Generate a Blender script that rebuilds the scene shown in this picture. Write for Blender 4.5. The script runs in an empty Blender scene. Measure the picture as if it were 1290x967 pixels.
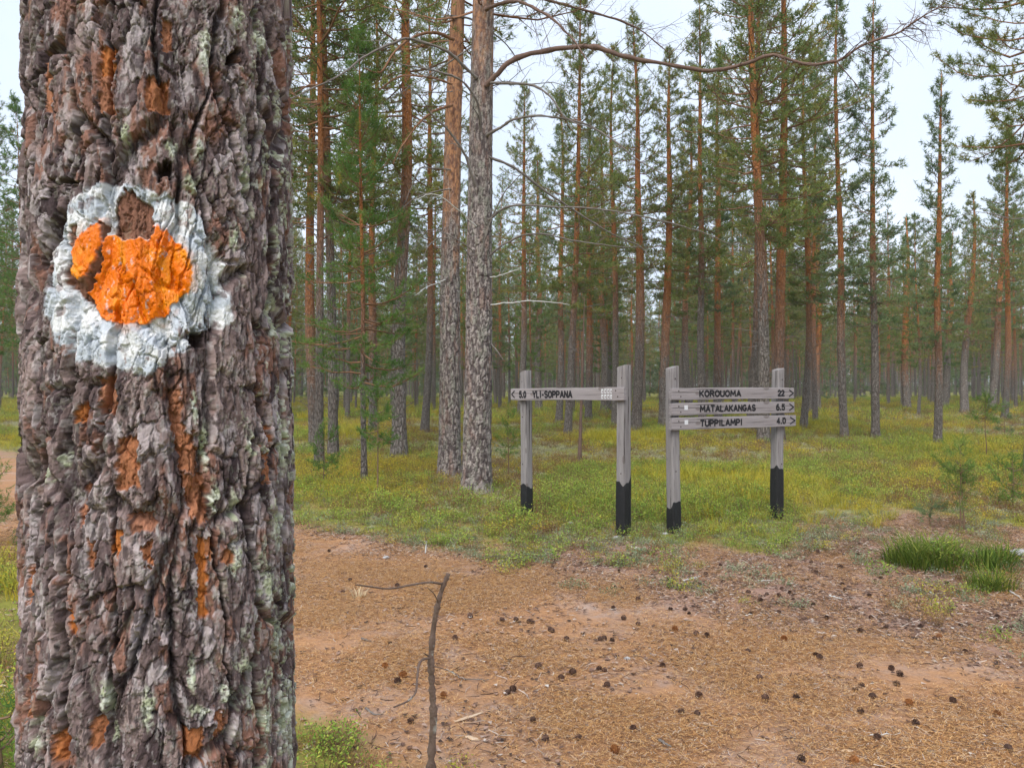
import bpy, bmesh, math, random
import numpy as np
from mathutils import Vector, Matrix
R = math.radians
PI = math.pi
scene = bpy.context.scene
COL = scene.collection

# ------------------------------------------------------------------ camera
F = 960.0                      # focal length in photo pixels (photo 1290 wide)
CX, HZ = 645.0, 485.0          # image centre column, horizon row
EYE = 1.5
cam_d = bpy.data.cameras.new('camera')
cam_d.sensor_width = 36.0
cam_d.lens = 36.0 * F / 1290.0
cam_d.clip_start = 0.05
cam_d.clip_end = 3000
cam = bpy.data.objects.new('camera', cam_d)
COL.objects.link(cam)
cam.location = (0, 0, EYE)
cam.rotation_euler = (R(90.09), 0, 0)
scene.camera = cam

# ------------------------------------------------------------------ light
SUN_EL, SUN_AZ = 52.0, 200.0   # azimuth clockwise from +Y: behind the camera, a little to the left
world = bpy.data.worlds.new('World')
scene.world = world
world.use_nodes = True
nt = world.node_tree
nt.nodes.clear()
wo = nt.nodes.new('ShaderNodeOutputWorld')
bg = nt.nodes.new('ShaderNodeBackground')
sky = nt.nodes.new('ShaderNodeTexSky')
sky.sky_type = 'NISHITA'
sky.sun_disc = False
sky.sun_elevation = R(SUN_EL)
sky.sun_rotation = R(SUN_AZ)
sky.dust_density = 3.0
tc = nt.nodes.new('ShaderNodeTexCoord')
nz = nt.nodes.new('ShaderNodeTexNoise')
nz.inputs['Scale'].default_value = 2.6
nz.inputs['Detail'].default_value = 5
rp = nt.nodes.new('ShaderNodeValToRGB')
rp.color_ramp.elements[0].position = 0.3
rp.color_ramp.elements[0].color = (3.2, 3.7, 4.5, 1)
rp.color_ramp.elements[1].position = 0.7
rp.color_ramp.elements[1].color = (4.1, 4.45, 5.0, 1)
mx = nt.nodes.new('ShaderNodeMix')
mx.data_type = 'RGBA'
mx.inputs['Factor'].default_value = 0.9
nt.links.new(tc.outputs['Generated'], nz.inputs['Vector'])
nt.links.new(nz.outputs['Fac'], rp.inputs['Fac'])
nt.links.new(sky.outputs['Color'], mx.inputs[6])
nt.links.new(rp.outputs['Color'], mx.inputs[7])
nt.links.new(mx.outputs[2], bg.inputs['Color'])
bg.inputs['Strength'].default_value = 0.1
nt.links.new(bg.outputs[0], wo.inputs[0])

sun_d = bpy.data.lights.new('sun', 'SUN')
sun_d.energy = 1.5
sun_d.angle = R(35)
sun_d.color = (1.0, 0.96, 0.9)
sun = bpy.data.objects.new('sun', sun_d)
COL.objects.link(sun)
az, el = R(SUN_AZ), R(SUN_EL)
sdir = Vector((math.sin(az) * math.cos(el), math.cos(az) * math.cos(el), math.sin(el)))
sun.rotation_euler = sdir.to_track_quat('Z', 'Y').to_euler()
sun.location = sdir * 50

vs = scene.view_settings
vs.view_transform = 'Standard'
vs.look = 'None'
vs.gamma = 1.0
vs.exposure = 1.42
vs.use_curve_mapping = False
scene.cycles.max_bounces = 6
scene.cycles.diffuse_bounces = 4
scene.cycles.use_adaptive_sampling = True
scene.cycles.adaptive_threshold = 0.02
scene.cycles.glossy_bounces = 2
scene.cycles.transmission_bounces = 3
scene.cycles.use_denoising = True

# ------------------------------------------------------------------ numeric helpers
def px(x, y, depth):
    """world point seen at photo pixel (x, y) at distance depth along +Y"""
    return np.array([(x - CX) / F * depth, depth, EYE - (y - HZ) / F * depth])

def gnd(x, y):
    d = F * EYE / (y - HZ)
    return ((x - CX) / F * d, d)

def _h(ix, iy, iz, seed):
    with np.errstate(over='ignore'):
        h = (ix.astype(np.uint32) * np.uint32(374761393) + iy.astype(np.uint32) * np.uint32(668265263)
             + iz.astype(np.uint32) * np.uint32(2147483647) + np.uint32((seed * 144269504 + 7919) & 0xffffffff))
        h = (h ^ (h >> np.uint32(13))) * np.uint32(1274126177)
        h = (h ^ (h >> np.uint32(15))) * np.uint32(2246822519)
        h = h ^ (h >> np.uint32(16))
    return h.astype(np.float64) / 4294967295.0

def vnoise(x, y, seed=0):
    x = np.asarray(x, float); y = np.asarray(y, float)
    x, y = np.broadcast_arrays(x, y)
    ix = np.floor(x).astype(np.int64); iy = np.floor(y).astype(np.int64)
    fx = x - ix; fy = y - iy
    fx = fx * fx * fx * (fx * (fx * 6 - 15) + 10); fy = fy * fy * fy * (fy * (fy * 6 - 15) + 10)
    z = np.zeros_like(ix)
    a = _h(ix, iy, z, seed); b = _h(ix + 1, iy, z, seed)
    c = _h(ix, iy + 1, z, seed); d = _h(ix + 1, iy + 1, z, seed)
    return (a * (1 - fx) + b * fx) * (1 - fy) + (c * (1 - fx) + d * fx) * fy

def fbm(x, y, octv=4, seed=0, gain=0.5):
    s = 0.0; a = 1.0; t = 0.0
    for k in range(octv):
        s = s + a * vnoise(x * 2 ** k + 17.3 * k, y * 2 ** k - 9.1 * k, seed + k * 31)
        t += a; a *= gain
    return s / t

def voronoi(x, y, seed=0, jit=0.9):
    """returns (F1, F2, id, random of the cell)"""
    ix = np.floor(x).astype(np.int64); iy = np.floor(y).astype(np.int64)
    f1 = np.full(x.shape, 9.0); f2 = np.full(x.shape, 9.0)
    cid = np.zeros(x.shape, np.int64); rnd = np.zeros(x.shape)
    for dx in (-1, 0, 1):
        for dy in (-1, 0, 1):
            jx = ix + dx; jy = iy + dy; z = np.zeros_like(jx)
            ox = jx + 0.5 + jit * (_h(jx, jy, z, seed) - 0.5)
            oy = jy + 0.5 + jit * (_h(jx, jy, z + 1, seed) - 0.5)
            d = np.hypot(x - ox, y - oy)
            m = d < f1
            f2 = np.where(m, f1, np.minimum(f2, d))
            rnd = np.where(m, _h(jx, jy, z + 2, seed), rnd)
            cid = np.where(m, (jx + 4096) * 8192 + jy + 4096, cid)
            f1 = np.where(m, d, f1)
    return f1, f2, cid, rnd

def sstep(a, b, x):
    t = np.clip((x - a) / (b - a), 0, 1)
    return t * t * (3 - 2 * t)

def in_poly(xs, ys, poly):
    """signed distance (positive inside)"""
    p = np.array(poly, float); n = len(p)
    inside = np.zeros(xs.shape, bool); dmin = np.full(xs.shape, 1e9)
    for i in range(n):
        x0, y0 = p[i]; x1, y1 = p[(i + 1) % n]
        c = ((y0 > ys) != (y1 > ys)) & (xs < (x1 - x0) * (ys - y0) / ((y1 - y0) if y1 != y0 else 1e-9) + x0)
        inside ^= c
        vx, vy = x1 - x0, y1 - y0
        t = np.clip(((xs - x0) * vx + (ys - y0) * vy) / (vx * vx + vy * vy + 1e-9), 0, 1)
        dmin = np.minimum(dmin, np.hypot(xs - x0 - t * vx, ys - y0 - t * vy))
    return np.where(inside, dmin, -dmin)

def unit(v):
    v = np.asarray(v, float)
    return v / (np.linalg.norm(v, axis=-1, keepdims=True) + 1e-12)

def spline(pts, n):
    """Catmull-Rom through pts, n samples"""
    p = np.array(pts, float)
    p = np.vstack([2 * p[0] - p[1], p, 2 * p[-1] - p[-2]])
    m = len(p) - 3
    ts = np.linspace(0, m, n); out = []
    for t in ts:
        i = min(int(t), m - 1); u = t - i
        a, b, c, d = p[i:i + 4]
        out.append(0.5 * (2 * b + (c - a) * u + (2 * a - 5 * b + 4 * c - d) * u * u + (3 * b - a - 3 * c + d) * u ** 3))
    return np.array(out)

# ------------------------------------------------------------------ mesh helpers
def make_mesh(name, verts, quads=None, tris=None, attr=None, cols=None, mats=(), fmat=None, smooth=True):
    verts = np.ascontiguousarray(verts, np.float32)
    quads = np.zeros((0, 4), np.int32) if quads is None or len(quads) == 0 else np.asarray(quads, np.int32)
    tris = np.zeros((0, 3), np.int32) if tris is None or len(tris) == 0 else np.asarray(tris, np.int32)
    me = bpy.data.meshes.new(name)
    me.vertices.add(len(verts))
    me.vertices.foreach_set('co', verts.ravel())
    nl = quads.size + tris.size
    me.loops.add(nl)
    me.loops.foreach_set('vertex_index', np.concatenate([quads.ravel(), tris.ravel()]).astype(np.int32))
    npol = len(quads) + len(tris)
    me.polygons.add(npol)
    st = np.concatenate([np.arange(len(quads)) * 4, quads.size + np.arange(len(tris)) * 3]).astype(np.int32)
    me.polygons.foreach_set('loop_start', st)
    if fmat is not None:
        me.polygons.foreach_set('material_index', np.asarray(fmat, np.int32))
    me.polygons.foreach_set('use_smooth', np.full(npol, smooth, bool))
    if attr is not None:
        for k, a in attr.items():
            at = me.attributes.new(k, 'FLOAT', 'POINT')
            at.data.foreach_set('value', np.asarray(a, np.float32))
    if cols is not None:
        c = np.ones((len(verts), 4), np.float32); c[:, :3] = cols
        at = me.attributes.new('Col', 'FLOAT_COLOR', 'POINT')
        at.data.foreach_set('color', c.ravel())
    for m in mats:
        me.materials.append(m)
    me.update(calc_edges=True)
    me.validate()
    return me

def link(name, data, parent=None, loc=None, rot=None, label=None, cat=None, group=None, kind=None):
    o = bpy.data.objects.new(name, data)
    COL.objects.link(o)
    if parent is not None: o.parent = parent
    if loc is not None: o.location = [float(v) for v in loc]
    if rot is not None: o.rotation_euler = rot
    if label: o['label'] = label
    if cat: o['category'] = cat
    if group: o['group'] = group
    if kind: o['kind'] = kind
    return o

class Acc:
    def __init__(s): s.V = []; s.Q = []; s.T = []; s.A = []; s.mq = []; s.mt = []; s.n = 0
    def add(s, v, q=None, t=None, a=0.0, m=0):
        v = np.asarray(v, float); k = len(v)
        s.V.append(v)
        s.A.append(np.full(k, a) if np.isscalar(a) else np.asarray(a))
        if q is not None and len(q): s.Q.append(np.asarray(q) + s.n); s.mq.append(np.full(len(q), m))
        if t is not None and len(t): s.T.append(np.asarray(t) + s.n); s.mt.append(np.full(len(t), m))
        s.n += k
    def mesh(s, name, mats, smooth=True):
        if not s.V: s.add(np.zeros((3, 3)), t=[[0, 1, 2]])
        q = np.vstack(s.Q) if s.Q else None; t = np.vstack(s.T) if s.T else None
        fm = np.concatenate(s.mq + s.mt)
        return make_mesh(name, np.vstack(s.V), q, t, {'tint': np.concatenate(s.A)}, None, mats, fm, smooth)

_ringq = {}
def tube(acc, pts, rad, sides=3, a=0.0, m=0, cap=False):
    pts = np.asarray(pts, float); n = len(pts)
    rad = np.broadcast_to(np.asarray(rad, float), (n,))
    t = np.empty_like(pts); t[1:-1] = pts[2:] - pts[:-2]; t[0] = pts[1] - pts[0]; t[-1] = pts[-1] - pts[-2]
    t = unit(t)
    ref = np.array([0.0, 0, 1]) if abs(t[:, 2]).mean() < 0.8 else np.array([1.0, 0, 0])
    s1 = unit(np.cross(t, ref)); s2 = np.cross(t, s1)
    ang = np.arange(sides) * 2 * PI / sides
    v = pts[:, None, :] + rad[:, None, None] * (np.cos(ang)[None, :, None] * s1[:, None, :] + np.sin(ang)[None, :, None] * s2[:, None, :])
    key = (n, sides)
    if key not in _ringq:
        i = np.arange(n - 1)[:, None] * sides; j = np.arange(sides)[None, :]; j2 = (j + 1) % sides
        _ringq[key] = np.stack([i + j, i + j2, i + sides + j2, i + sides + j], -1).reshape(-1, 4)
    v = v.reshape(-1, 3); q = _ringq[key]
    tr = None
    if cap:
        v = np.vstack([v, pts[:1], pts[-1:]]); k = n * sides; b = (n - 1) * sides
        tr = [[(j + 1) % sides, j, k] for j in range(sides)] + [[b + j, b + (j + 1) % sides, k + 1] for j in range(sides)]
    acc.add(v, q, tr, a if np.isscalar(a) else np.concatenate([np.repeat(a, sides), [a[0], a[-1]] if cap else []]), m)

def blades(acc, rng, cen, dirs, k, length, width, spread, tint, m=0, jit=0.0):
    """k narrow triangular needle blades at each centre, fanning round its direction"""
    n = len(cen)
    d = np.repeat(dirs, k, 0); c = np.repeat(cen, k, 0)
    if jit: c = c + d * (rng.random((n * k, 1)) - 0.5) * jit
    rv = rng.normal(size=(n * k, 3))
    dd = unit(unit(d) * (1 - spread) + unit(rv) * spread * 1.3)
    s = unit(np.cross(dd, rng.normal(size=(n * k, 3))))
    L = length * (0.7 + 0.6 * rng.random((n * k, 1)))
    w = width * (0.7 + 0.6 * rng.random((n * k, 1))) * 0.5
    v = np.stack([c + s * w, c - s * w, c + dd * L], 1).reshape(-1, 3)
    t = np.arange(n * k * 3).reshape(-1, 3)
    ti = np.repeat(np.repeat(tint, k), 3) + (rng.random(n * k * 3) - 0.5) * 0.1
    acc.add(v, None, t, ti, m)

# ------------------------------------------------------------------ material helpers
def new_mat(name):
    m = bpy.data.materials.new(name); m.use_nodes = True
    t = m.node_tree; t.nodes.clear()
    out = t.nodes.new('ShaderNodeOutputMaterial')
    return m, t, out

def N(t, kind, **kw):
    n = t.nodes.new(kind)
    for k, v in kw.items():
        if k.startswith('i_'): n.inputs[k[2:].replace('_', ' ')].default_value = v
        else: setattr(n, k, v)
    return n

def mixc(t, fac, a, b, blend='MIX'):
    n = t.nodes.new('ShaderNodeMix'); n.data_type = 'RGBA'; n.blend_type = blend
    for s, v in ((0, fac), (6, a), (7, b)):
        if hasattr(v, 'is_linked') or hasattr(v, 'links'): t.links.new(v, n.inputs[s])
        elif s == 0: n.inputs[0].default_value = v
        else: n.inputs[s].default_value = (*v, 1) if len(v) == 3 else v
    return n.outputs[2]

def math_(t, op, a, b=None, clamp=False):
    n = t.nodes.new('ShaderNodeMath'); n.operation = op; n.use_clamp = clamp
    for i, v in enumerate((a, b)):
        if v is None: continue
        if hasattr(v, 'links'): t.links.new(v, n.inputs[i])
        else: n.inputs[i].default_value = v
    return n.outputs[0]

def ramp(t, fac, stops):
    n = t.nodes.new('ShaderNodeValToRGB')
    e = n.color_ramp.elements
    while len(e) < len(stops): e.new(0.5)
    for k, (p, c) in zip(e, stops):
        k.position = p; k.color = (*c, 1) if len(c) == 3 else c
    t.links.new(fac, n.inputs['Fac'])
    return n.outputs['Color']

def noise(t, vec, scale, detail=4, rough=0.55, dist=0.0):
    n = t.nodes.new('ShaderNodeTexNoise')
    n.inputs['Scale'].default_value = scale; n.inputs['Detail'].default_value = detail
    n.inputs['Roughness'].default_value = rough; n.inputs['Distortion'].default_value = dist
    if vec is not None: t.links.new(vec, n.inputs['Vector'])
    return n.outputs['Fac']

def coords(t, out='Object', scale=(1, 1, 1)):
    c = t.nodes.new('ShaderNodeTexCoord'); m = t.nodes.new('ShaderNodeMapping')
    m.inputs['Scale'].default_value = scale
    t.links.new(c.outputs[out], m.inputs['Vector'])
    return m.outputs['Vector']

def attr(t, name, out='Fac'):
    a = t.nodes.new('ShaderNodeAttribute'); a.attribute_name = name
    return a.outputs[out]

def orand(t):
    return t.nodes.new('ShaderNodeObjectInfo').outputs['Random']

def bump(t, h, strength, dist):
    b = t.nodes.new('ShaderNodeBump'); b.inputs['Strength'].default_value = strength; b.inputs['Distance'].default_value = dist
    t.links.new(h, b.inputs['Height'])
    return b.outputs['Normal']

def pbsdf(t, out, col, rough=0.85, normal=None, spec=0.3):
    p = t.nodes.new('ShaderNodeBsdfPrincipled')
    if hasattr(col, 'links'): t.links.new(col, p.inputs['Base Color'])
    else: p.inputs['Base Color'].default_value = (*col, 1)
    if hasattr(rough, 'links'): t.links.new(rough, p.inputs['Roughness'])
    else: p.inputs['Roughness'].default_value = rough
    p.inputs['Specular IOR Level'].default_value = spec
    if normal is not None: t.links.new(normal, p.inputs['Normal'])
    t.links.new(p.outputs[0], out.inputs['Surface'])
    return p

def leaf_out(t, out, col, trans=0.35):
    d = t.nodes.new('ShaderNodeBsdfDiffuse'); tr = t.nodes.new('ShaderNodeBsdfTranslucent'); mx = t.nodes.new('ShaderNodeMixShader')
    mx.inputs[0].default_value = trans
    t.links.new(col, d.inputs['Color']); t.links.new(col, tr.inputs['Color'])
    t.links.new(d.outputs[0], mx.inputs[1]); t.links.new(tr.outputs[0], mx.inputs[2])
    t.links.new(mx.outputs[0], out.inputs['Surface'])

def leaf_mat(name, stops, trans=0.35):
    """colour by the leaf's own tint attribute, shifted a little per plant"""
    m, t, o = new_mat(name)
    f = math_(t, 'ADD', attr(t, 'tint'), math_(t, 'MULTIPLY', math_(t, 'SUBTRACT', orand(t), 0.5), 0.35), True)
    leaf_out(t, o, ramp(t, f, stops), trans)
    return m

# ------------------------------------------------------------------ materials
def mat_trunk():
    m, t, o = new_mat('pine_trunk_bark')
    h = attr(t, 'tint')                       # 0 at the root, 1 at the tip: Scots pine turns orange higher up
    v = coords(t, 'Object', (1, 1, 0.3))
    n1 = noise(t, v, 4, 4)
    n2 = noise(t, v, 40, 6, 0.75, 0.8)
    n3 = noise(t, coords(t, 'Object', (1, 1, .12)), 26, 4, .7, .5)
    vo = t.nodes.new('ShaderNodeTexVoronoi'); vo.inputs['Scale'].default_value = 30; vo.feature = 'DISTANCE_TO_EDGE'; t.links.new(v, vo.inputs['Vector'])
    ck = math_(t, 'SUBTRACT', 1.0, math_(t, 'MULTIPLY', vo.outputs['Distance'], 7.0, True))
    r = orand(t)
    f2 = math_(t, 'MULTIPLY', math_(t, 'SUBTRACT', n2, .33), 2.8, True)
    low = mixc(t, f2, (0.085, 0.066, 0.062), (0.38, 0.335, 0.31))
    low = mixc(t, math_(t, 'MULTIPLY', math_(t, 'SUBTRACT', n3, .5), 5.0, True), low, (0.17, 0.115, 0.10))
    low = mixc(t, math_(t, 'MULTIPLY', n1, 0.3), low, (0.27, 0.28, 0.22))
    low = mixc(t, math_(t, 'MULTIPLY', ck, .6), low, (.05, .036, .034))
    hi = mixc(t, f2, (0.29, 0.10, 0.034), (0.68, 0.275, 0.085))
    hi = mixc(t, math_(t, 'MULTIPLY', math_(t, 'SUBTRACT', n3, .52), 6.0, True), hi, (0.21, 0.125, 0.10))
    lim = math_(t, 'ADD', math_(t, 'MULTIPLY', r, 0.24), 0.06)
    f = math_(t, 'SUBTRACT', math_(t, 'ADD', h, math_(t, 'MULTIPLY', math_(t, 'SUBTRACT', n3, 0.5), 0.5)), lim)
    f = math_(t, 'MULTIPLY', f, 4.0, True)
    col = mixc(t, f, low, hi)
    col = mixc(t, .5, col, mixc(t, math_(t, 'FRACT', math_(t, 'MULTIPLY', r, 7.3)), (.78, .74, .74), (1, 1, 1)), 'MULTIPLY')
    bh = math_(t, 'SUBTRACT', math_(t, 'MULTIPLY', n2, 1.6), ck)
    pbsdf(t, o, col, 0.92, bump(t, bh, 1.0, 0.03), 0.15)
    return m

def mat_twig(name, a, b):
    m, t, o = new_mat(name)
    n = noise(t, coords(t, 'Object'), 9, 4)
    pbsdf(t, o, mixc(t, n, a, b), 0.9, None, 0.2)
    return m

M = {}
M['trunk'] = mat_trunk()
M['twig'] = mat_twig('dead_twig_bark', (0.075, 0.06, 0.053), (0.23, 0.205, 0.185))
M['limb'] = mat_twig('living_limb_bark', (0.11, 0.06, 0.04), (0.30, 0.155, 0.085))
M['bough'] = mat_twig('old_bough_bark', (0.07, 0.045, 0.038), (0.21, 0.135, 0.105))
M['white_twig'] = mat_twig('bleached_twig', (0.36, 0.35, 0.33), (0.55, 0.54, 0.52))
M['needle'] = leaf_mat('pine_needles', [(0.0, (0.10, 0.145, 0.045)), (0.45, (0.21, 0.255, 0.08)), (0.75, (0.30, 0.30, 0.095)), (1.0, (0.34, 0.26, 0.06))], .45)
M['needle_fresh'] = leaf_mat('young_pine_needles', [(0.0, (0.075, 0.15, 0.04)), (0.5, (0.15, 0.245, 0.06)), (0.85, (0.21, 0.26, 0.07)), (1.0, (0.50, 0.33, 0.05))], .45)
M['needle_cool'] = leaf_mat('blue_green_needles', [(0.0, (0.10, 0.155, 0.075)), (0.5, (0.20, 0.265, 0.12)), (1.0, (0.30, 0.33, 0.14))], .45)
# ------------------------------------------------------------------ terrain
def gz(x, y):
    x = np.asarray(x, float); y = np.asarray(y, float)
    w = sstep(9.0, 18.0, y) + 0.0 * x
    h = 0.22 * (fbm(x / 5.0 + 3.1, y / 5.0, 3, 11) - 0.5) * w
    h = h + 0.035 * (fbm(x / 1.1, y / 1.1, 3, 12) - 0.5)
    return h

U_EDGE = np.array([(-40, 40), (-11, 16.5), (-5, 11), (-2.3, 8.3), (-.9, 7.0), (-.03, 6.2), (.68, 5.5), (1.3, 5.05), (1.9, 4.65), (2.7, 4.1), (5, 2.6), (30, 2.4)], float)
V_EDGE = np.array([(-40, 41), (-11, 17), (-2.3, 8.5), (-.9, 7.4), (-.03, 6.95), (.7, 6.9), (1.9, 7.1), (2.8, 7.6), (3.4, 8.2), (4.5, 8.9), (5.4, 7.9), (6.5, 7.6), (30, 7.2)], float)
L_EDGE = np.array([(-40, 30), (-11, 12.2), (-4.4, 6.6), (-2, 4.3), (-.75, 3.2), (-.25, 2.6), (.6, 1.2), (3, 0), (30, -2)], float)

def masks(x, y):
    """(packed needle path, loose litter and cones, undergrowth) at a ground point"""
    n = (fbm(x / 0.8, y / 0.8, 4, 21) - 0.5)
    u = np.interp(x, U_EDGE[:, 0], U_EDGE[:, 1]) + n * 1.1
    v = np.interp(x, V_EDGE[:, 0], V_EDGE[:, 1]) + n * 1.6
    l = np.interp(x, L_EDGE[:, 0], L_EDGE[:, 1]) + n * 0.9
    w = 0.25
    above_u = sstep(-w, w, y - u); above_v = sstep(-w, w, y - v); below_l = sstep(-w, w, l - y)
    veg = np.maximum(above_v, below_l)
    path = (1 - above_u) * (1 - below_l)
    lit = np.clip(above_u - above_v, 0, 1)
    return path, lit, veg

def axis_steps(lo, a, b, hi, d, g):
    mid = list(np.arange(a, b + 1e-6, d)); r = [mid[-1]]; s = d
    while r[-1] < hi: s *= g; r.append(r[-1] + s)
    l = [mid[0]]; s = d
    while l[-1] > lo: s *= g; l.append(l[-1] - s)
    return np.array(l[:0:-1] + mid + r[1:])

gxs = axis_steps(-900, -4.5, 6, 900, 0.07, 1.09)
gys = axis_steps(-120, 2.2, 10, 1600, 0.06, 1.045)
GX, GY = np.meshgrid(gxs, gys)
GZ = gz(GX, GY)
mp, ml, mv = masks(GX, GY)
GZ = GZ + mp * 0.012 * (fbm(GX / 0.15, GY / 0.15, 3, 15) - 0.5) + (ml + mv) * 0.04 * (fbm(GX / 0.25, GY / 0.25, 3, 16) - 0.5) * (GY < 40)
ny, nx = GX.shape
idx = np.arange(nx * ny).reshape(ny, nx)
gq = np.stack([idx[:-1, :-1], idx[:-1, 1:], idx[1:, 1:], idx[1:, :-1]], -1).reshape(-1, 4)

m, t, o = new_mat('forest_floor')
v = coords(t, 'Object')
nA = noise(t, v, 1.1, 5, 0.6); nB = noise(t, v, 7, 5, 0.65); nC = noise(t, v, 45, 4, 0.7); nD = noise(t, v, 0.35, 3)
needle = mixc(t, nC, (0.20, 0.098, 0.052), (0.56, 0.31, 0.155))
needle = mixc(t, math_(t, 'MULTIPLY', math_(t, 'SUBTRACT', nB, 0.45), 3.0, True), needle, (0.30, 0.19, 0.135))
sand = math_(t, 'MULTIPLY', math_(t, 'SUBTRACT', nA, 0.47), 6.0, True)
sand = math_(t, 'MULTIPLY', sand, math_(t, 'MULTIPLY', math_(t, 'SUBTRACT', nB, 0.3), 2.2, True))
needle = mixc(t, math_(t, 'MULTIPLY', sand, 0.85), needle, (0.42, 0.33, 0.29))
litter = mixc(t, nC, (0.13, 0.08, 0.062), (0.46, 0.285, 0.215))
litter = mixc(t, math_(t, 'MULTIPLY', math_(t, 'SUBTRACT', nB, 0.5), 4.0, True), litter, (0.24, 0.18, 0.15))
moss = mixc(t, nB, (0.15, 0.165, 0.03), (0.36, 0.34, 0.07))
moss = mixc(t, math_(t, 'MULTIPLY', math_(t, 'SUBTRACT', nA, 0.52), 6.0, True), moss, (0.21, 0.15, 0.085))
moss = mixc(t, math_(t, 'MULTIPLY', math_(t, 'SUBTRACT', nD, 0.55), 7.0, True), moss, (0.33, 0.335, 0.17))
moss = mixc(t, nC, moss, mixc(t, 0.55, moss, (0.05, 0.05, 0.02)))
col = mixc(t, attr(t, 'litter'), needle, litter)
col = mixc(t, attr(t, 'undergrowth'), col, moss)
pbsdf(t, o, col, 0.95, bump(t, math_(t, 'ADD', nC, nB), 0.9, 0.02), 0.1)
M['ground'] = m
gme = make_mesh('ground', np.stack([GX, GY, GZ], -1).reshape(-1, 3), gq, None,
                {'litter': ml.ravel(), 'undergrowth': mv.ravel()}, None, [m])
ground = link('ground', gme, kind='structure', label='forest floor with an orange needle path and green undergrowth', cat='ground')

# ------------------------------------------------------------------ the marked pine in the foreground
TX, TY = -0.557, 1.224                    # trunk axis
def trunk_r(z):
    return 0.2005 + 0.05 * np.exp(-z / 0.28) + 0.006 * np.clip(1.5 - z, 0, 1) - 0.0045 * (z - 1.5) * (z > 1.5)

def cells(x, y, seed, jit=0.95):
    """Voronoi with the offset from the cell's own point: F1, F2, id, three randoms, dx, dy"""
    ix = np.floor(x).astype(np.int64); iy = np.floor(y).astype(np.int64)
    f1 = np.full(x.shape, 9.0); f2 = np.full(x.shape, 9.0); bx = np.zeros(x.shape, np.int64); by = np.zeros(x.shape, np.int64)
    ddx = np.zeros(x.shape); ddy = np.zeros(x.shape)
    for dx in (-1, 0, 1):
        for dy in (-1, 0, 1):
            jx = ix + dx; jy = iy + dy; z = np.zeros_like(jx)
            ex = x - (jx + 0.5 + jit * (_h(jx, jy, z, seed) - 0.5)); ey = y - (jy + 0.5 + jit * (_h(jx, jy, z + 1, seed) - 0.5))
            d = np.hypot(ex, ey); m = d < f1
            f2 = np.where(m, f1, np.minimum(f2, d)); f1 = np.where(m, d, f1)
            bx = np.where(m, jx, bx); by = np.where(m, jy, by); ddx = np.where(m, ex, ddx); ddy = np.where(m, ey, ddy)
    z = np.zeros_like(bx)
    return f1, f2, (bx + 4096) * 8192 + by + 4096, _h(bx, by, z + 2, seed), _h(bx, by, z + 3, seed), _h(bx, by, z + 4, seed), ddx, ddy

def bark_height(u, v, k=1.0, seed=0):
    """relief of plated, flaking pine bark over the unrolled trunk (metres); also ids and fields for colour"""
    wu = u + 0.026 * k * (fbm(u / (.06 * k), v / (.11 * k), 3, 41 + seed) - .5) + 0.010 * k * (fbm(u / (.010 * k), v / (.014 * k), 4, 44 + seed, .6) - .5)
    wv = v + 0.05 * k * (fbm(u / (.05 * k), v / (.09 * k), 3, 42 + seed) - .5) + 0.012 * k * (fbm(u / (.010 * k), v / (.018 * k), 4, 45 + seed, .6) - .5)
    f1, f2, cid, rA, rA2, rA3, ax, ay = cells(wu / (.066 * k), wv / (.27 * k), 51 + seed)
    dA = f2 - f1
    wdt = 0.06 + 0.26 * vnoise(u / (.06 * k), v / (.16 * k), 60 + seed) ** 1.5
    groove = 1 - sstep(0.0, 1.0, dA / wdt)
    g1, g2, cidB, rB, rB2, rB3, bx, by = cells(wu / (.030 * k) + 3.3, wv / (.088 * k), 52 + seed)
    q1, q2, cidC, rC, rC2, rC3, qx, qy = cells(wu / (.014 * k) + 7.7, wv / (.036 * k), 53 + seed)
    fld = fbm(wu / (.05 * k), wv / (.19 * k), 5, 70 + seed, 0.55)
    lv = fld * 17.0
    ter = (np.floor(lv) + sstep(0.93, 1.0, lv - np.floor(lv))) / 17.0
    fld2 = fbm(wu / (.020 * k) + 5, wv / (.060 * k), 4, 75 + seed, 0.6)
    lv2 = fld2 * 12.0
    ter2 = (np.floor(lv2) + sstep(0.92, 1.0, lv2 - np.floor(lv2))) / 12.0
    fiss = np.abs(fbm(wu / (.016 * k), wv / (.12 * k), 4, 80 + seed, 0.55) - .5)
    ckB = 1 - sstep(.02, .10 + .10 * rB3, g2 - g1)
    ckC = 1 - sstep(.01, .13, q2 - q1)
    open_ = sstep(.35, .65, vnoise(u / (.05 * k) + 9, v / (.08 * k), 61 + seed))
    h = -0.026 * groove ** 0.7 + 0.005 * (rA - .5) + ax * (rA2 - .5) * .006
    h = h + 0.0040 * (rB - .5) + bx * (rB2 - .5) * .011 - by * rB3 * .0055
    h = h + 0.0030 * (rC - .5) + qx * (rC2 - .5) * .0085 - qy * rC3 * .0045
    h = h + 0.017 * (ter - .5) + 0.015 * (ter2 - .5)
    h = h - 0.011 * ckB * (.25 + .75 * open_) - 0.0060 * ckC * open_
    h = h - 0.006 * (1 - sstep(0, .028, fiss)) * (1 - .6 * open_)
    h = h + 0.0016 * (fbm(u / (.005 * k), v / (.009 * k), 3, 90 + seed, .6) - .5)
    return h * k * .66, dict(cid=cid, rA=rA, rB=rB, rC=rC, rB2=rB2, groove=groove, ter=ter, ter2=ter2, dA=dA, ckB=ckB, fld=fld, fld2=fld2, lv2=np.floor(lv2))

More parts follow.
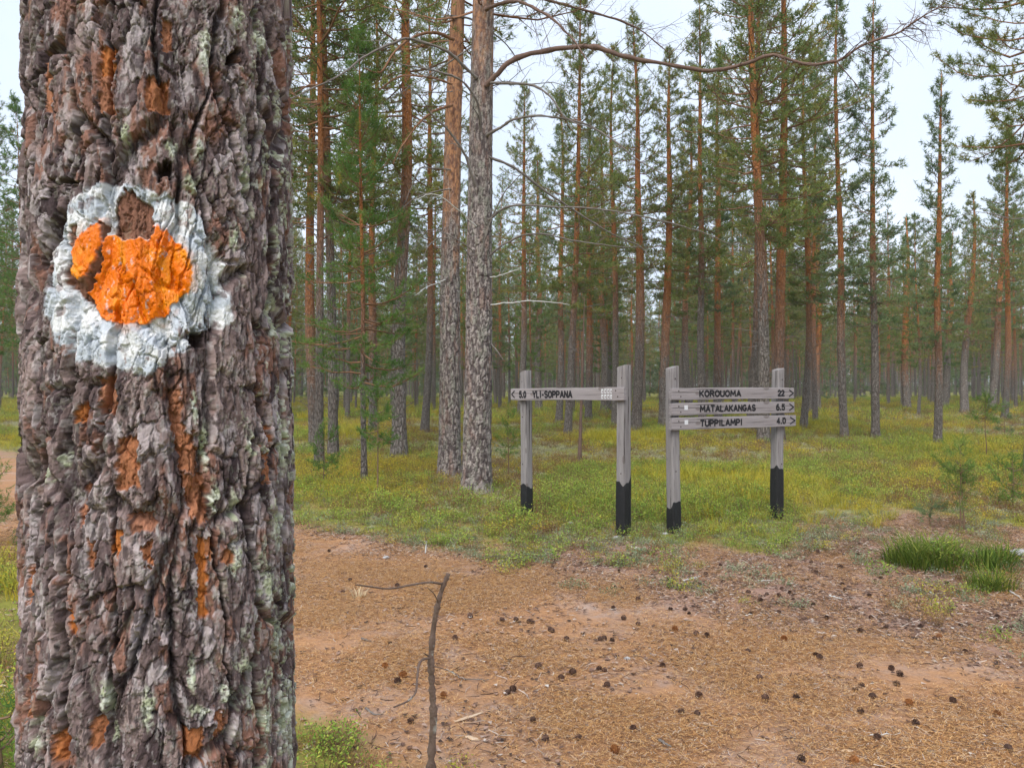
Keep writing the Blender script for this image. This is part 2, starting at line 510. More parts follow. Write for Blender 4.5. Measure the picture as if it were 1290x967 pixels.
th_c = math.atan2(-TY, -TX)               # towards the camera
dense = np.linspace(-R(92), R(92), 640)
back = np.linspace(R(92), 2 * PI - R(92), 80)[1:-1]
ths = np.concatenate([dense, back, [2 * PI - R(92)]])
zs = np.concatenate([np.linspace(-0.12, 0.9, 40)[:-1], np.linspace(0.9, 2.1, 1000), np.linspace(2.1, 5.0, 50)[1:]])
TH, ZZ = np.meshgrid(ths, zs)
UU = TH * 0.2
hb, fb = bark_height(UU, ZZ, 1.0, 0)
rr0 = trunk_r(ZZ)
ca, sa = np.cos(TH + th_c), np.sin(TH + th_c)
# pixel at which each undisplaced surface point stands: only used to place the painted blaze and scars on the trunk
X0 = TX + rr0 * ca; Y0 = TY + rr0 * sa
PX = CX + F * X0 / np.maximum(Y0, .05); PY = HZ - F * (ZZ - EYE) / np.maximum(Y0, .05)
front = (np.abs(TH) < R(84)) & (ZZ > .8) & (ZZ < 2.25)
jx = 9 * (fbm(UU / .008, ZZ / .010, 3, 101, .6) - .5); jy = 11 * (fbm(UU / .008, ZZ / .010, 3, 102, .6) - .5)
QX = np.where(front, PX + jx, -999.); QY = np.where(front, PY + jy, -999.)
def c5(pts): return [(40 + .2584 * a, 220 + .2584 * b) for a, b in pts]
white_poly = c5([(130, 190), (190, 130), (250, 90), (330, 60), (400, 40), (450, 50), (500, 60), (560, 90), (620, 105), (690, 130), (760, 180), (830, 250), (870, 340), (920, 430), (935, 560), (955, 690), (880, 735), (780, 765), (740, 830), (640, 890), (540, 945), (430, 925), (300, 895), (200, 885), (110, 775), (75, 640), (95, 500), (85, 400), (95, 280)])
orange_poly = c5([(190, 320), (250, 270), (320, 220), (330, 300), (380, 285), (430, 320), (480, 300), (560, 315), (590, 250), (660, 270), (725, 330), (760, 400), (785, 480), (765, 580), (700, 620), (655, 690), (560, 720), (460, 725), (380, 718), (310, 680), (260, 610), (245, 570), (285, 480), (215, 515), (172, 495), (185, 400)])
hole_poly = c5([(385, 290), (383, 190), (395, 120), (450, 58), (490, 62), (520, 115), (585, 150), (595, 240), (570, 310), (480, 300), (430, 318)])
gap_poly = c5([(180, 232), (212, 238), (188, 320), (174, 490), (206, 518), (275, 480), (286, 520), (245, 575), (292, 640), (282, 662), (195, 580), (138, 550), (128, 440), (148, 330)])
crack_poly = c5([(312, 225), (360, 235), (345, 300), (300, 400), (262, 480), (282, 500), (322, 420), (335, 330)])
sdw = in_poly(QX, QY, white_poly); sdo = in_poly(QX, QY, orange_poly)
sdh = in_poly(QX, QY, hole_poly); sdg = np.maximum(in_poly(QX, QY, gap_poly), in_poly(QX, QY, crack_poly))
bare_in = np.maximum(sdh, sdg)
raised = np.clip(fb['ter'] - .47 + .3 * (fb['rB'] - .5), -.2, .2)
wmask = sstep(-3.5, 3.0, sdw + 6 + 12 * raised - 5 * fb['groove']) * (1 - sstep(-.8, .8, bare_in))
omask = sstep(-1.5, 1.5, sdo) * (1 - sstep(-.8, .8, bare_in))
over = sstep(-16, 0, sdo) * wmask * 0.55 * sstep(.35, .7, fbm(UU / .02, ZZ / .02, 3, 103))   # faint overspray rim
# scars where outer flakes have dropped: (x, y, half width, half height, slope, vividness)
scars = [(133, 72, 10, 20, 0, .9), (131, 112, 11, 32, .1, .35), (197, 116, 17, 20, 0, .55), (52, 105, 7, 36, 0, .4), (134, 330, 0, 0, 0, 0),
         (101, 519, 7, 13, 0, .9), (133, 499, 12, 22, 0, .35), (160, 583, 15, 36, 0, .55), (222, 520, 9, 30, .15, .4), (238, 572, 13, 28, .2, .5), (251, 628, 16, 30, .2, .45),
         (257, 728, 7, 54, 0, 1.), (145, 684, 7, 18, 0, 1.), (85, 787, 6, 18, 0, .95), (186, 698, 6, 14, 0, .6), (75, 742, 5, 22, 0, .4),
         (341, 548, 6, 16, 0, .7), (339, 586, 7, 22, .1, .5), (292, 704, 6, 12, 0, .6), (178, 660, 18, 14, 0, .3), (280, 912, 8, 20, .1, .5), (245, 940, 14, 22, 0, .7),
         (72, 945, 10, 20, .1, .8), (30, 740, 5, 30, 0, .6), (28, 880, 6, 30, 0, .5), (98, 640, 6, 26, 0, .35), (268, 690, 6, 16, 0, .6), (210, 40, 8, 22, 0, .4), (110, 700, 6, 20, 0, .5), (118, 925, 8, 18, 0, .6), (120, 530, 3, 3, 0, .6)]
scar = np.zeros_like(PX); viv = np.zeros_like(PX)
sx = np.where(front, PX + 1.3 * jx, -999.); sy = np.where(front, PY + 1.8 * jy, -999.)
for (a, b, w, hgt, sl, vv) in scars:
    if w == 0: continue
    d = np.maximum(np.abs((sx - a - sl * (sy - b)) / w), np.abs((sy - b) / hgt) ** 1.5)
    k = 1 - sstep(.8, 1.0, d)
    viv = np.where(k > scar, vv, viv); scar = np.maximum(scar, k)
holes = [(298, 72, 11, 12), (207, 213, 15, 13), (248, 427, 13, 12), (75, 228, 24, 4), (80, 232, 8, 4)]
hole = np.zeros_like(PX)
for (a, b, w, hgt) in holes:
    hole = np.maximum(hole, 1 - sstep(.4, 1.1, np.hypot((sx - a) / w, (sy - b) / hgt)))
lich = [(258, 60, 8, 32), (154, 168, 7, 20), (216, 184, 8, 16), (253, 184, 7, 16), (313, 225, 7, 26), (243, 228, 12, 14), (268, 365, 6, 28), (246, 512, 5, 26), (262, 560, 6, 34), (273, 628, 6, 26), (330, 50, 9, 22),
        (300, 702, 8, 26), (352, 800, 9, 32), (312, 838, 20, 8), (131, 878, 9, 28), (186, 893, 10, 30), (252, 898, 16, 8), (290, 875, 14, 10), (352, 660, 8, 34), (360, 560, 6, 40), (45, 600, 5, 14), (70, 575, 4, 12), (338, 905, 9, 24), (320, 880, 7, 12), (42, 930, 9, 30), (140, 930, 5, 14), (362, 905, 9, 40), (318, 560, 5, 24), (245, 850, 6, 26), (340, 740, 6, 30), (300, 640, 5, 22), (352, 400, 5, 40), (296, 300, 5, 16), (300, 20, 9, 20)]
lm = np.zeros_like(PX)
for (a, b, w, hgt) in lich:
    lm = np.maximum(lm, 1 - sstep(.3, 1.25, np.hypot((sx - a) / w, (sy - b) / hgt)))
side = sstep(.15, 1.2, TH)                 # lichen grows thicker round the right-hand side
ln = fbm(UU / .016, ZZ / .03, 4, 110, .65)
lm = np.maximum(lm * 1.1, sstep(.60 - .06 * side, .70 - .06 * side, ln) * (.15 + .85 * side)) * sstep(.36, .56, fbm(UU / .004, ZZ / .005, 3, 111, .6) + .12 * lm)
lm = lm * (1 - .9 * omask) * (1 - .8 * wmask) * (1 - scar)

hb = hb - .006 * scar - .03 * hole - .006 * sstep(-1, 1, sdh) - .004 * sstep(-1, 1, sdg) + .0022 * lm * (.6 + .8 * vnoise(UU / .003, ZZ / .003, 112)) + .001 * wmask
hb = hb * (1 - .35 * omask) + .001 * omask
rr = rr0 + hb - .004
VX = TX + rr * ca; VY = TY + rr * sa
nz_, nt_ = TH.shape
VV = np.stack([VX, VY, ZZ], -1).reshape(-1, 3)

def C3(*c): return np.array(c)
def lerp(a, b, f): return a * (1 - f[..., None]) + b * f[..., None]
tone = .42 * fb['rB'] + .22 * fb['rC'] + .36 * fbm(UU / .03, ZZ / .07, 4, 120)
base = lerp(C3(.070, .046, .050), C3(.185, .128, .124), sstep(.18, .50, tone))
base = lerp(base, C3(.34, .25, .235), sstep(.47, .80, tone))
base = lerp(base, C3(.27, .135, .10), 1. * sstep(.55, .66, .75 * fbm(UU / .03 + 4, ZZ / .06, 4, 121) + .25 * fb['rB2']))          # reddish flakes
base = lerp(base, C3(.50, .43, .44), .7 * sstep(.56, .66, .7 * fbm(UU / .025 + 9, ZZ / .06, 4, 122) + .3 * fb['rC']))  # weathered pale flakes
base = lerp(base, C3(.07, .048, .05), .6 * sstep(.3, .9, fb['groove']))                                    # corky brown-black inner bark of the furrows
base = lerp(base, C3(.45, .41, .40), .5 * sstep(.63, .70, fbm(UU / .005, ZZ / .010, 3, 123)))
base = lerp(base, C3(.05, .032, .034), .75 * sstep(.56, .66, fbm(UU / .006 + 3, ZZ / .022, 4, 133)))
sc = lerp(C3(.36, .185, .135) * np.ones(PX.shape + (1,)), C3(.50, .16, .035), viv)
sc = sc * (.75 + .5 * fbm(UU / .006, ZZ / .02, 3, 124))[..., None]
base = lerp(base, sc, scar)
base = lerp(base, C3(.055, .03, .025), .8 * hole)
base = lerp(base, C3(.25, .115, .075) * (.7 + .6 * fbm(UU / .012, ZZ / .012, 3, 125))[..., None], sstep(-1, 1, np.where(sdw > -8, bare_in, -9)))
base = lerp(base, lerp(C3(.43, .45, .31) * np.ones(PX.shape + (1,)), C3(.60, .61, .52), sstep(.4, .7, fbm(UU / .01, ZZ / .01, 2, 126))), lm)
wcol = lerp(C3(.52, .56, .62) * np.ones(PX.shape + (1,)), C3(.80, .80, .81), sstep(.35, .7, fbm(UU / .015, ZZ / .02, 3, 127)))
chip = sstep(.60, .68, fbm(UU / .010, ZZ / .016, 4, 128, .6)) * sstep(0, 22, 30 - sdw)
base = lerp(base, wcol, wmask * (1 - .8 * chip))
base = lerp(base, C3(.85, .42, .25), over)
ocol = lerp(C3(.88, .19, .004) * np.ones(PX.shape + (1,)), C3(.96, .31, .010), sstep(.4, .7, fbm(UU / .02, ZZ / .03, 3, 129)))
ochip = sstep(.70, .77, fbm(UU / .006, ZZ / .010, 4, 130, .6))
base = lerp(base, ocol, omask * (1 - .55 * ochip))
# grain on every colour
pm = np.maximum(omask, .85 * wmask)
gr = fbm(UU / .0035, ZZ / .008, 3, 131, .6)
base = base * ((.50 + .68 * gr) * (1 - pm) + (.80 + .26 * gr) * pm)[..., None]

m, t, o = new_mat('old_pine_bark')
cl = attr(t, 'Col', 'Color')
v = coords(t, 'Object', (1, 1, .45))
g = noise(t, v, 420, 3, .7)
vd = mixc(t, .012, v, t.nodes.new('ShaderNodeTexNoise').outputs['Color'], 'ADD')
vf = t.nodes.new('ShaderNodeTexVoronoi'); vf.inputs['Scale'].default_value = 95; t.links.new(vd, vf.inputs['Vector'])
sep = t.nodes.new('ShaderNodeSeparateColor'); t.links.new(vf.outputs['Color'], sep.inputs[0])
fl = math_(t, 'ADD', sep.outputs[0], math_(t, 'MULTIPLY', g, .6))
cc = mixc(t, .25, cl, mixc(t, g, (.25, .25, .25), (1, 1, 1)), 'MULTIPLY')
cc = mixc(t, .16, cc, (1, 1, 1), 'SCREEN') if False else cc
pbsdf(t, o, cc, attr(t, 'rough'), bump(t, fl, .8, .0035), .3)
M['oldbark'] = m

idx = np.arange(nz_ * nt_).reshape(nz_, nt_)
quads = np.stack([idx[:-1, :-1], idx[:-1, 1:], idx[1:, 1:], idx[1:, :-1]], -1).reshape(-1, 4)
ff = lambda a: (a[:-1, :-1]).ravel()
fo = ff(omask) > .5; fw = (ff(wmask) > .5) & ~fo
fcid = ff(fb['cid']); fth = np.abs(ff(TH)) < R(91); fz = (ff(ZZ) > .91) & (ff(ZZ) < 2.09); fg = ff(fb['groove']) < .85
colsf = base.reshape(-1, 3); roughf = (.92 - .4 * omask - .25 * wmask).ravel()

marked_pine = link('pine_tree', None, loc=(TX, TY, 0), label='thick old pine with an orange blaze in a white ring on flaking bark', cat='tree')
def trunk_piece(name, sel, parent, label=None):
    q = quads[sel]
    used, inv = np.unique(q, return_inverse=True)
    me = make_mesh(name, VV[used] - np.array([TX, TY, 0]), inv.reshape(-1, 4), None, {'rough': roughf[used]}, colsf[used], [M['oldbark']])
    return link(name, me, parent, label=label)
# split into trunk, bark plates (each plate an object) and the two coats of paint
plate_sel = fth & fz & fg & ~fo & ~fw
ids, cnt = np.unique(fcid[plate_sel], return_counts=True)
good = ids[cnt > 450]
isplate = plate_sel & np.isin(fcid, good)
trunk_obj = trunk_piece('trunk', ~isplate & ~fo & ~fw, marked_pine)
for cidv in good[:290]:
    trunk_piece('bark_plate', isplate & (fcid == cidv), trunk_obj)
trunk_piece('white_paint', fw, trunk_obj, 'chipped white ring painted on the bark')
trunk_piece('orange_paint', fo, trunk_obj, 'vivid orange spot painted on the bark')

# ------------------------------------------------------------------ pine generator
def twigs(acc, rng, path, rad0, depth, m, a=0.0, dens=5, lenf=.4, up=0.0, sides=3):
    """fine side twigs along a branch, recursing"""
    n = len(path)
    L = np.linalg.norm(np.diff(path, axis=0), axis=1).sum()
    for k in range(dens):
        f = .2 + .8 * (k + rng.random()) / dens
        i = min(int(f * (n - 1)), n - 2); u = f * (n - 1) - i
        p = path[i] * (1 - u) + path[i + 1] * u
        d = unit(path[i + 1] - path[i])
        s = unit(np.cross(d, rng.normal(size=3)))
        d1 = unit(d * .55 + s * .9 + np.array([0, 0, up]))
        l = L * lenf * (1.15 - .7 * f) * (.5 + .8 * rng.random())
        d2 = unit(d1 + rng.normal(size=3) * .3 + np.array([0, 0, -.12 + up]))
        pts = np.array([p, p + d1 * l * .5, p + (d1 + d2) * l * .5])
        r = rad0 * (.55 - .25 * f)
        tube(acc, pts, [r, r * .7, r * .3], sides, a, m)
        if depth > 0: twigs(acc, rng, pts, r, depth - 1, m, a, max(2, min(dens - 2, 5)), .45, up)

def crown_mesh(name, seed, H, cb, Rad, mats, step=.42, nb=5, ntw=7, k=9, bl=.11, bw=.02, x_off=None, dens=1.0, low=.5, tuft=3, cool=0.0):
    """living crown: limbs, side shoots and needle tufts; mats = [limb, needles]"""
    rng = np.random.default_rng(seed); acc = Acc()
    cen = []; dirs = []; tint = []
    z = cb
    while z < H - .1:
        t = (z - cb) / (H - cb)
        prof = ((1 - t) ** .85) * (low + (1 - low) * min(1, t * 3.5)) + .06
        cnt = nb if rng.random() > .25 else nb - 2
        a0 = rng.random() * 6.28
        for j in range(cnt):
            if rng.random() > dens: continue
            az = a0 + j * 6.283 / cnt + rng.normal() * .35
            L = Rad * prof * (.55 + .65 * rng.random())
            el = R(-8 + 55 * t + rng.normal() * 9)
            hd = np.array([math.cos(az), math.sin(az), 0])
            zz = z + rng.normal() * .1
            x0 = x_off(zz) if x_off else np.zeros(2)
            p0 = np.array([x0[0], x0[1], zz])
            bend = R(6 + 22 * rng.random())
            pts = [p0]
            for s in range(4):
                e = el + bend * (s - 1) * .6
                pts.append(pts[-1] + (hd * math.cos(e) + np.array([0, 0, math.sin(e)])) * L / 4 + rng.normal(size=3) * L * .025)
            pts = np.array(pts)
            r0 = .006 + .011 * L
            tube(acc, pts, np.linspace(r0, r0 * .25, 5), 3, 0, 0)
            nw = max(2, int(round(ntw * min(1, .25 + .8 * L / Rad))))
            for q in range(nw):
                f = .25 + .75 * (q + .6 * rng.random()) / nw
                i = min(int(f * 4), 3); u = f * 4 - i
                p = pts[i] * (1 - u) + pts[i + 1] * u
                d = unit(pts[i + 1] - pts[i])
                sd = unit(np.cross(d, [0, 0, 1])) * (1 if q % 2 else -1)
                dd = unit(d * .8 + sd * (.8 if q < nw - 1 else .1) + np.array([0, 0, .1 + .35 * rng.random()]) + rng.normal(size=3) * .15)
                l = (.10 + L * .36 * (1.1 - f)) * (.6 + .7 * rng.random())
                e = p + dd * l
                tube(acc, np.array([p, e]), [r0 * .3, r0 * .15], 3, 0, 0)
                tb = .35 + .22 * rng.normal() + (.2 if rng.random() < .08 else 0)
                for s in range(tuft):
                    g = .45 + .55 * s / max(1, tuft - 1)
                    cen.append(p + dd * l * g + rng.normal(size=3) * .03); dirs.append(unit(dd + np.array([0, 0, .35]) + rng.normal(size=3) * .25)); tint.append(tb)
        z += step * (.8 + .4 * rng.random()) * (1 - .15 * t)
    x0 = x_off(H) if x_off else np.zeros(2)
    for s in range(5):
        cen.append(np.array([x0[0], x0[1], H - .12 * s])); dirs.append(np.array([0, 0, 1.])); tint.append(.4)
    blades(acc, rng, np.array(cen), np.array(dirs), k, bl, bw, .62, np.clip(np.array(tint), 0, 1), 1, .1)
    return acc.mesh(name, mats)

def trunk_path(rng, H, bend):
    p = np.cumsum(rng.normal(size=6) * bend * .7); q = np.cumsum(rng.normal(size=6) * bend * .7)
    p -= p[0]; q -= q[0]; p -= p[-1] * np.linspace(0, 1, 6) * .6; q -= q[-1] * np.linspace(0, 1, 6) * .6
    K = spline(np.column_stack([p, q, np.linspace(0, H, 6)]), 60)
    return lambda z: np.array([np.interp(z, K[:, 2], K[:, 0]), np.interp(z, K[:, 2], K[:, 1])])

def trunk_mesh(name, H, r0, off, sides=12, n=30, mats=None, flare=.35, seed=0):
    acc = Acc()
    z = -.15 + (H + .15) * np.linspace(0, 1, n) ** 1.25
    rad = r0 * ((1 - np.clip(z / H, 0, 1)) ** .72 * .93 + .05) * (1 + flare * np.exp(-np.maximum(z, 0) / .22))
    pts = np.array([[*off(zz), zz] for zz in z])
    tube(acc, pts, rad, sides, np.clip(z / H, 0, 1), 0, True)
    # roughen: bark is never a clean cylinder
    v = acc.V[0]; rng = np.random.default_rng(seed)
    c = np.repeat(pts, sides, 0); k = n * sides
    dv = v[:k] - c
    v[:k] = c + dv * (1 + .10 * (rng.random((k, 1)) - .5) * (1 if sides > 6 else .3))
    return acc.mesh(name, mats or [M['trunk']])

def bare_mesh(name, seed, z0, z1, Lm, off, r0, H, nper=2.6, mat=None, depth=1, dens=4):
    """dead branches on the lower bole"""
    rng = np.random.default_rng(seed); acc = Acc(); z = z0
    while z < z1:
        az = rng.random() * 6.28; L = Lm * (.25 + .9 * rng.random() ** 1.4) * (.45 + .55 * min(1, (z - z0) / max(.1, (z1 - z0) * .6)))
        hd = np.array([math.cos(az), math.sin(az), 0]); el = R(10 + rng.normal() * 16); dr = R(-14 * rng.random())
        rr_ = r0 * (1 - z / H) ** .72 * .8
        pts = [np.array([*off(z), z]) + hd * rr_]
        for s in range(4):
            e = el + dr * s; pts.append(pts[-1] + (hd * math.cos(e) + np.array([0, 0, math.sin(e)])) * L / 4 + rng.normal(size=3) * L * .04)
        pts = np.array(pts); r = .005 + .0065 * L
        tube(acc, pts, np.linspace(r, r * .25, 5), 3, 0, 0)
        twigs(acc, rng, pts, r, depth, 0, 0, dens, .42)
        z += (1 / nper) * (.3 + 1.4 * rng.random())
    return acc.mesh(name, [mat or M['twig']])

# kinds of pine used in the stand: shared meshes
KINDS = []
def kind(seed, H, r0, cb, Rad, needle, bend=.10, **kw):
    rng = np.random.default_rng(seed + 500)
    off = trunk_path(rng, H, bend)
    nsides = kw.pop('sides', 12); bare = kw.pop('bare', 2.6); bl_ = kw.pop('bareL', 1.1); bd = kw.pop('bdepth', 1)
    T = trunk_mesh('trunk', H, r0, off, nsides, 30, None, .35, seed)
    Cc = crown_mesh('crown', seed, H, cb, Rad, [M['limb'], M[needle]], x_off=off, **kw)
    B = bare_mesh('bare_branchwork', seed + 9, .9, cb + .8, bl_, off, r0, H, bare, None, bd)
    return dict(H=H, r0=r0, T=T, C=Cc, B=B)

K_tall = [kind(1, 13.5, .125, 4.9, 1.9, 'needle', bare=6, ntw=10, nb=6), kind(2, 14.5, .14, 5.6, 2.1, 'needle', bend=.12, bare=6, ntw=10, nb=6), kind(3, 12.2, .105, 3.8, 1.7, 'needle', bare=6, ntw=10, nb=6),
          kind(4, 13.0, .115, 4.4, 1.8, 'needle', bend=.08, nb=5, bare=6, ntw=10)]
K_slim = [kind(5, 11.0, .085, 3.0, 1.25, 'needle_cool', bend=.05, step=.42, bare=5, bareL=.8, ntw=8), kind(6, 12.0, .095, 3.6, 1.3, 'needle_cool', bend=.07, step=.44, bare=5, bareL=.8, ntw=8),
          kind(7, 10.0, .08, 2.6, 1.35, 'needle_fresh', bend=.06, step=.42, bare=4, bareL=.8, ntw=8)]
fk = dict(sides=6, bdepth=0, ntw=7, k=6, bl=.17, bw=.035, tuft=2, bare=4.0)
K_far = [kind(11, 14.0, .12, 5.0, 2.2, 'needle', step=.55, **fk), kind(12, 12.6, .10, 3.6, 2.0, 'needle', step=.5, **fk),
         kind(13, 15.0, .13, 6.0, 2.4, 'needle_cool', step=.6, **fk), kind(14, 11.0, .085, 2.4, 1.7, 'needle_fresh', step=.5, **fk)]

def put_tree(kd, x, y, H=None, r=None, label='', group=None, lean=(0, 0), rz=None, rng=random, name='pine_tree'):
    H = H or kd['H']; sz = H / kd['H']; sr = (r / kd['r0']) if r else sz
    e = link(name, None, None, (x, y, float(gz(x, y)) - .02), (lean[1], lean[0], rng.random() * 6.28 if rz is None else rz), label, 'tree', group)
    t = link('trunk', kd['T'], e); t.scale = (sr, sr, sz)
    c = link('crown', kd['C'], e); c.scale = (sz, sz, sz)
    b = link('bare_branchwork', kd['B'], e, kind='stuff'); b.scale = (sz, sz, sz)
    return e

random.seed(7)
# ---- crown and upper stem of the marked pine (above the picture)
off0 = lambda z: np.array([0.0, 0.0])
acc = Acc(); zc = np.linspace(4.9, 15.5, 16); tube(acc, [[0, 0, z] for z in zc], np.linspace(.188, .02, 16), 16, np.linspace(.35, 1, 16), 0, True)
link('stem', acc.mesh('stem', [M['trunk']]), marked_pine)
link('crown', crown_mesh('crown', 77, 15.6, 8.6, 2.6, [M['limb'], M['needle']], step=.6, nb=4, dens=.8), marked_pine)

# ---- the two big pines left of the signs
def bole(name, bx, by, path_px, r0, r1, depth, seed, parent_label):
    """rough-barked bole through photo positions at one depth, relief in the mesh"""
    base_ = np.array([*gnd(bx, by), 0]); dep = base_[1]
    P = [px(a, b, dep + (depth or 0) * i / max(1, len(path_px) - 1)) for i, (a, b) in enumerate(path_px)]
    P = np.array([base_ + [0, 0, -.15]] + [p for p in P])
    top = P[-1] + unit(P[-1] - P[-2]) * 7.0; top[0] = P[-1][0] + (top[0] - P[-1][0]) * .6
    P = np.vstack([P, top])
    zk = P[:, 2]
    zs_ = np.concatenate([np.linspace(-.15, 7.3, 760), np.linspace(7.3, top[2], 60)[1:]])
    ax = np.interp(zs_, zk, P[:, 0]); ay = np.interp(zs_, zk, P[:, 1])
    th = np.linspace(0, 2 * PI, 97)
    TH2, Z2 = np.meshgrid(th, zs_)
    rz_ = np.interp(Z2, [0, .1, .5, 2.0, 7, top[2]], [r0 * 1.28, r0 * 1.13, r0 * 1.0, r0 * .94, r1, .03])
    hh, ff_ = bark_height(TH2 * .19, Z2, .85, seed)
    rel = sstep(5.5, 3.2, Z2) if False else 1 - sstep(3.2, 6.2, Z2) * .75
    blend = sstep(0, .12, np.minimum(TH2, 2 * PI - TH2) / (2 * PI))
    rr_ = rz_ + (hh * rel * 1.0 - .003) * blend
    V = np.stack([ax[:, None] + rr_ * np.cos(TH2 + PI / 2) - base_[0], ay[:, None] + rr_ * np.sin(TH2 + PI / 2) - base_[1], Z2], -1).reshape(-1, 3)
    n2, n1 = TH2.shape; ix = np.arange(n2 * n1).reshape(n2, n1)
    q = np.stack([ix[:-1, :-1], ix[:-1, 1:], ix[1:, 1:], ix[1:, :-1]], -1).reshape(-1, 4)
    u = TH2 * .19
    c = lerp(C3(.085, .066, .064), C3(.34, .295, .27), sstep(.25, .75, .5 * ff_['rB'] + .5 * fbm(u / .03, Z2 / .07, 4, seed)))
    c = lerp(c, C3(.27, .28, .22), .5 * sstep(.52, .7, fbm(u / .05, Z2 / .12, 4, seed + 1)))
    c = lerp(c, C3(.25, .15, .12), .5 * sstep(.55, .7, fbm(u / .08, Z2 / .3, 4, seed + 2)))
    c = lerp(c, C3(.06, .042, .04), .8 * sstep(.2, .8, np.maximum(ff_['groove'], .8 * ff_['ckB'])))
    lim = (5.2 if seed < 250 else 3.3)
    hi = lerp(C3(.17, .075, .045) * np.ones(Z2.shape + (1,)), C3(.52, .25, .115), sstep(.3, .7, fbm(u / .03, Z2 / .06, 4, seed + 3, .65)))
    c = lerp(c, hi, .85 * sstep(lim, lim + 2.2, Z2 + 2.6 * (fbm(u / .12, Z2 / .5, 3, seed + 4) - .5)))
    e = link('pine_tree', None, None, base_ * [1, 1, 0], None, parent_label, 'tree')
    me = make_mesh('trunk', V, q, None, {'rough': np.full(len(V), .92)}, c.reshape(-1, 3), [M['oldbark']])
    link('trunk', me, e)
    offf = lambda z: np.array([np.interp(z, zs_, ax) - base_[0], np.interp(z, zs_, ay) - base_[1]])
    return e, base_ * [1, 1, 0], offf, top[2]

def limb_px(parent, org, pts, d0, d1, r0, r1, seed, mat, dens=9, depth=2, lenf=.16, name='branch', up=0.0, start=None):
    """one large branch through photo positions while its distance runs from d0 to d1"""
    rng = np.random.default_rng(seed); n = len(pts)
    W = np.array([px(a, b, d0 + (d1 - d0) * i / (n - 1)) for i, (a, b) in enumerate(pts)]) - org
    if start is not None: W = np.vstack([start, W])
    S = spline(W, 6 * len(W))
    S[1:] += np.cumsum(rng.normal(size=(len(S) - 1, 3)) * .004, 0)
    acc = Acc(); rad = np.linspace(1, 0, len(S)) ** .8 * (r0 - r1) + r1
    rad = rad * (1 + .12 * rng.normal(size=len(S)))
    tube(acc, S, rad, 7, 0, 0)
    twigs(acc, rng, S[4:], min(r0 * .5, .012), depth, 0, 0, dens, lenf, up)
    if len(pts) > 12: twigs(acc, rng, S[int(len(S) * .66):], .018, 2, 0, 0, 18, .42); twigs(acc, rng, S[int(len(S) * .84):], .015, 2, 0, 0, 10, .7)
    return link(name, acc.mesh(name, [mat]), parent)

pineA, oA, offA, HA = bole('pine_tree', 600, 620, [(603, 450), (604, 300), (606, 150), (609, 0)], .205, .155, .2, 200, 'big grey pine forking into long bare branches, beside the single-board sign')
pineB, oB, offB, HB = bole('pine_tree', 566, 600, [(567, 450), (567, 340), (571, 150), (577, 0)], .185, .13, .3, 300, 'big dark red pine standing close behind the grey forking one')
Y1 = oA[1]; Y2 = oB[1]
limbsA = [  # right-hand side
    ([(612, 108), (628, 92), (650, 73), (709, 59), (749, 59), (784, 68), (833, 78), (898, 88), (937, 82), (975, 70), (1014, 80), (1054, 77), (1089, 57), (1129, 44), (1153, 30), (1188, 10)], Y1, Y1 - 1.6, .040, .006, 'bough', 26, 2, .12),
    ([(612, 104), (640, 106), (675, 107), (694, 122), (714, 149), (745, 163)], Y1, Y1 - .9, .022, .005, 'twig', 8, 2, .25),
    ([(612, 172), (630, 160), (650, 149), (684, 144), (734, 154), (769, 174), (798, 196), (838, 218)], Y1, Y1 - 1.2, .022, .004, 'twig', 10, 2, .16),
    ([(612, 196), (650, 213), (684, 238), (729, 268), (769, 293), (808, 312), (825, 345)], Y1, Y1 + .8, .022, .004, 'twig', 12, 2, .2),
    ([(612, 280), (628, 268), (650, 260), (694, 261), (759, 263), (818, 273), (868, 285), (918, 305)], Y1, Y1 - 1.0, .018, .004, 'twig', 10, 2, .15),
    ([(612, 326), (630, 312), (650, 300), (684, 293), (729, 302), (770, 308), (808, 311)], Y1, Y1 - .5, .018, .004, 'twig', 10, 2, .18),
    ([(612, 350), (630, 346), (655, 340)], Y1, Y1 - .3, .010, .004, 'white_twig', 3, 1, .3),
    ([(612, 386), (640, 381), (670, 378), (714, 382)], Y1, Y1 - .4, .011, .004, 'white_twig', 5, 1, .2),
    ([(612, 425), (625, 440), (632, 455)], Y1, Y1 - .2, .010, .005, 'twig', 3, 1, .4),
    ([(612, 12), (650, 2), (690, 18), (720, 42), (745, 75)], Y1, Y1 - 1.4, .028, .005, 'bough', 14, 2, .3),
    ([(612, -10), (670, -8), (740, 10), (800, 30), (850, 66)], Y1, Y1 + .9, .030, .005, 'bough', 14, 2, .28),
    # left-hand side
    ([(600, 98), (580, 80), (555, 63), (515, 51), (497, 53), (465, 67), (430, 93), (395, 112), (367, 125)], Y1, Y1 - 1.3, .024, .006, 'twig', 10, 2, .14),
    ([(606, 165), (603, 130), (585, 102), (557, 88), (518, 81), (490, 78)], Y1 - .12, Y1 - 1.0, .020, .005, 'twig', 8, 2, .2),
    ([(600, 235), (588, 197), (567, 165), (543, 141), (529, 120), (511, 102)], Y1 - .14, Y1 - .9, .020, .005, 'twig', 8, 2, .2),
    ([(606, 322), (612, 296), (625, 264), (640, 236), (660, 217)], Y1 - .15, Y1 - .5, .014, .004, 'twig', 4, 1, .2),
    ([(600, 285), (575, 262), (545, 243), (520, 252)], Y1 - .1, Y1 - .9, .009, .003, 'white_twig', 6, 1, .3),
    ([(598, 318), (570, 300), (540, 292), (520, 318)], Y1 - .1, Y1 - .6, .009, .003, 'twig', 5, 1, .3),
]
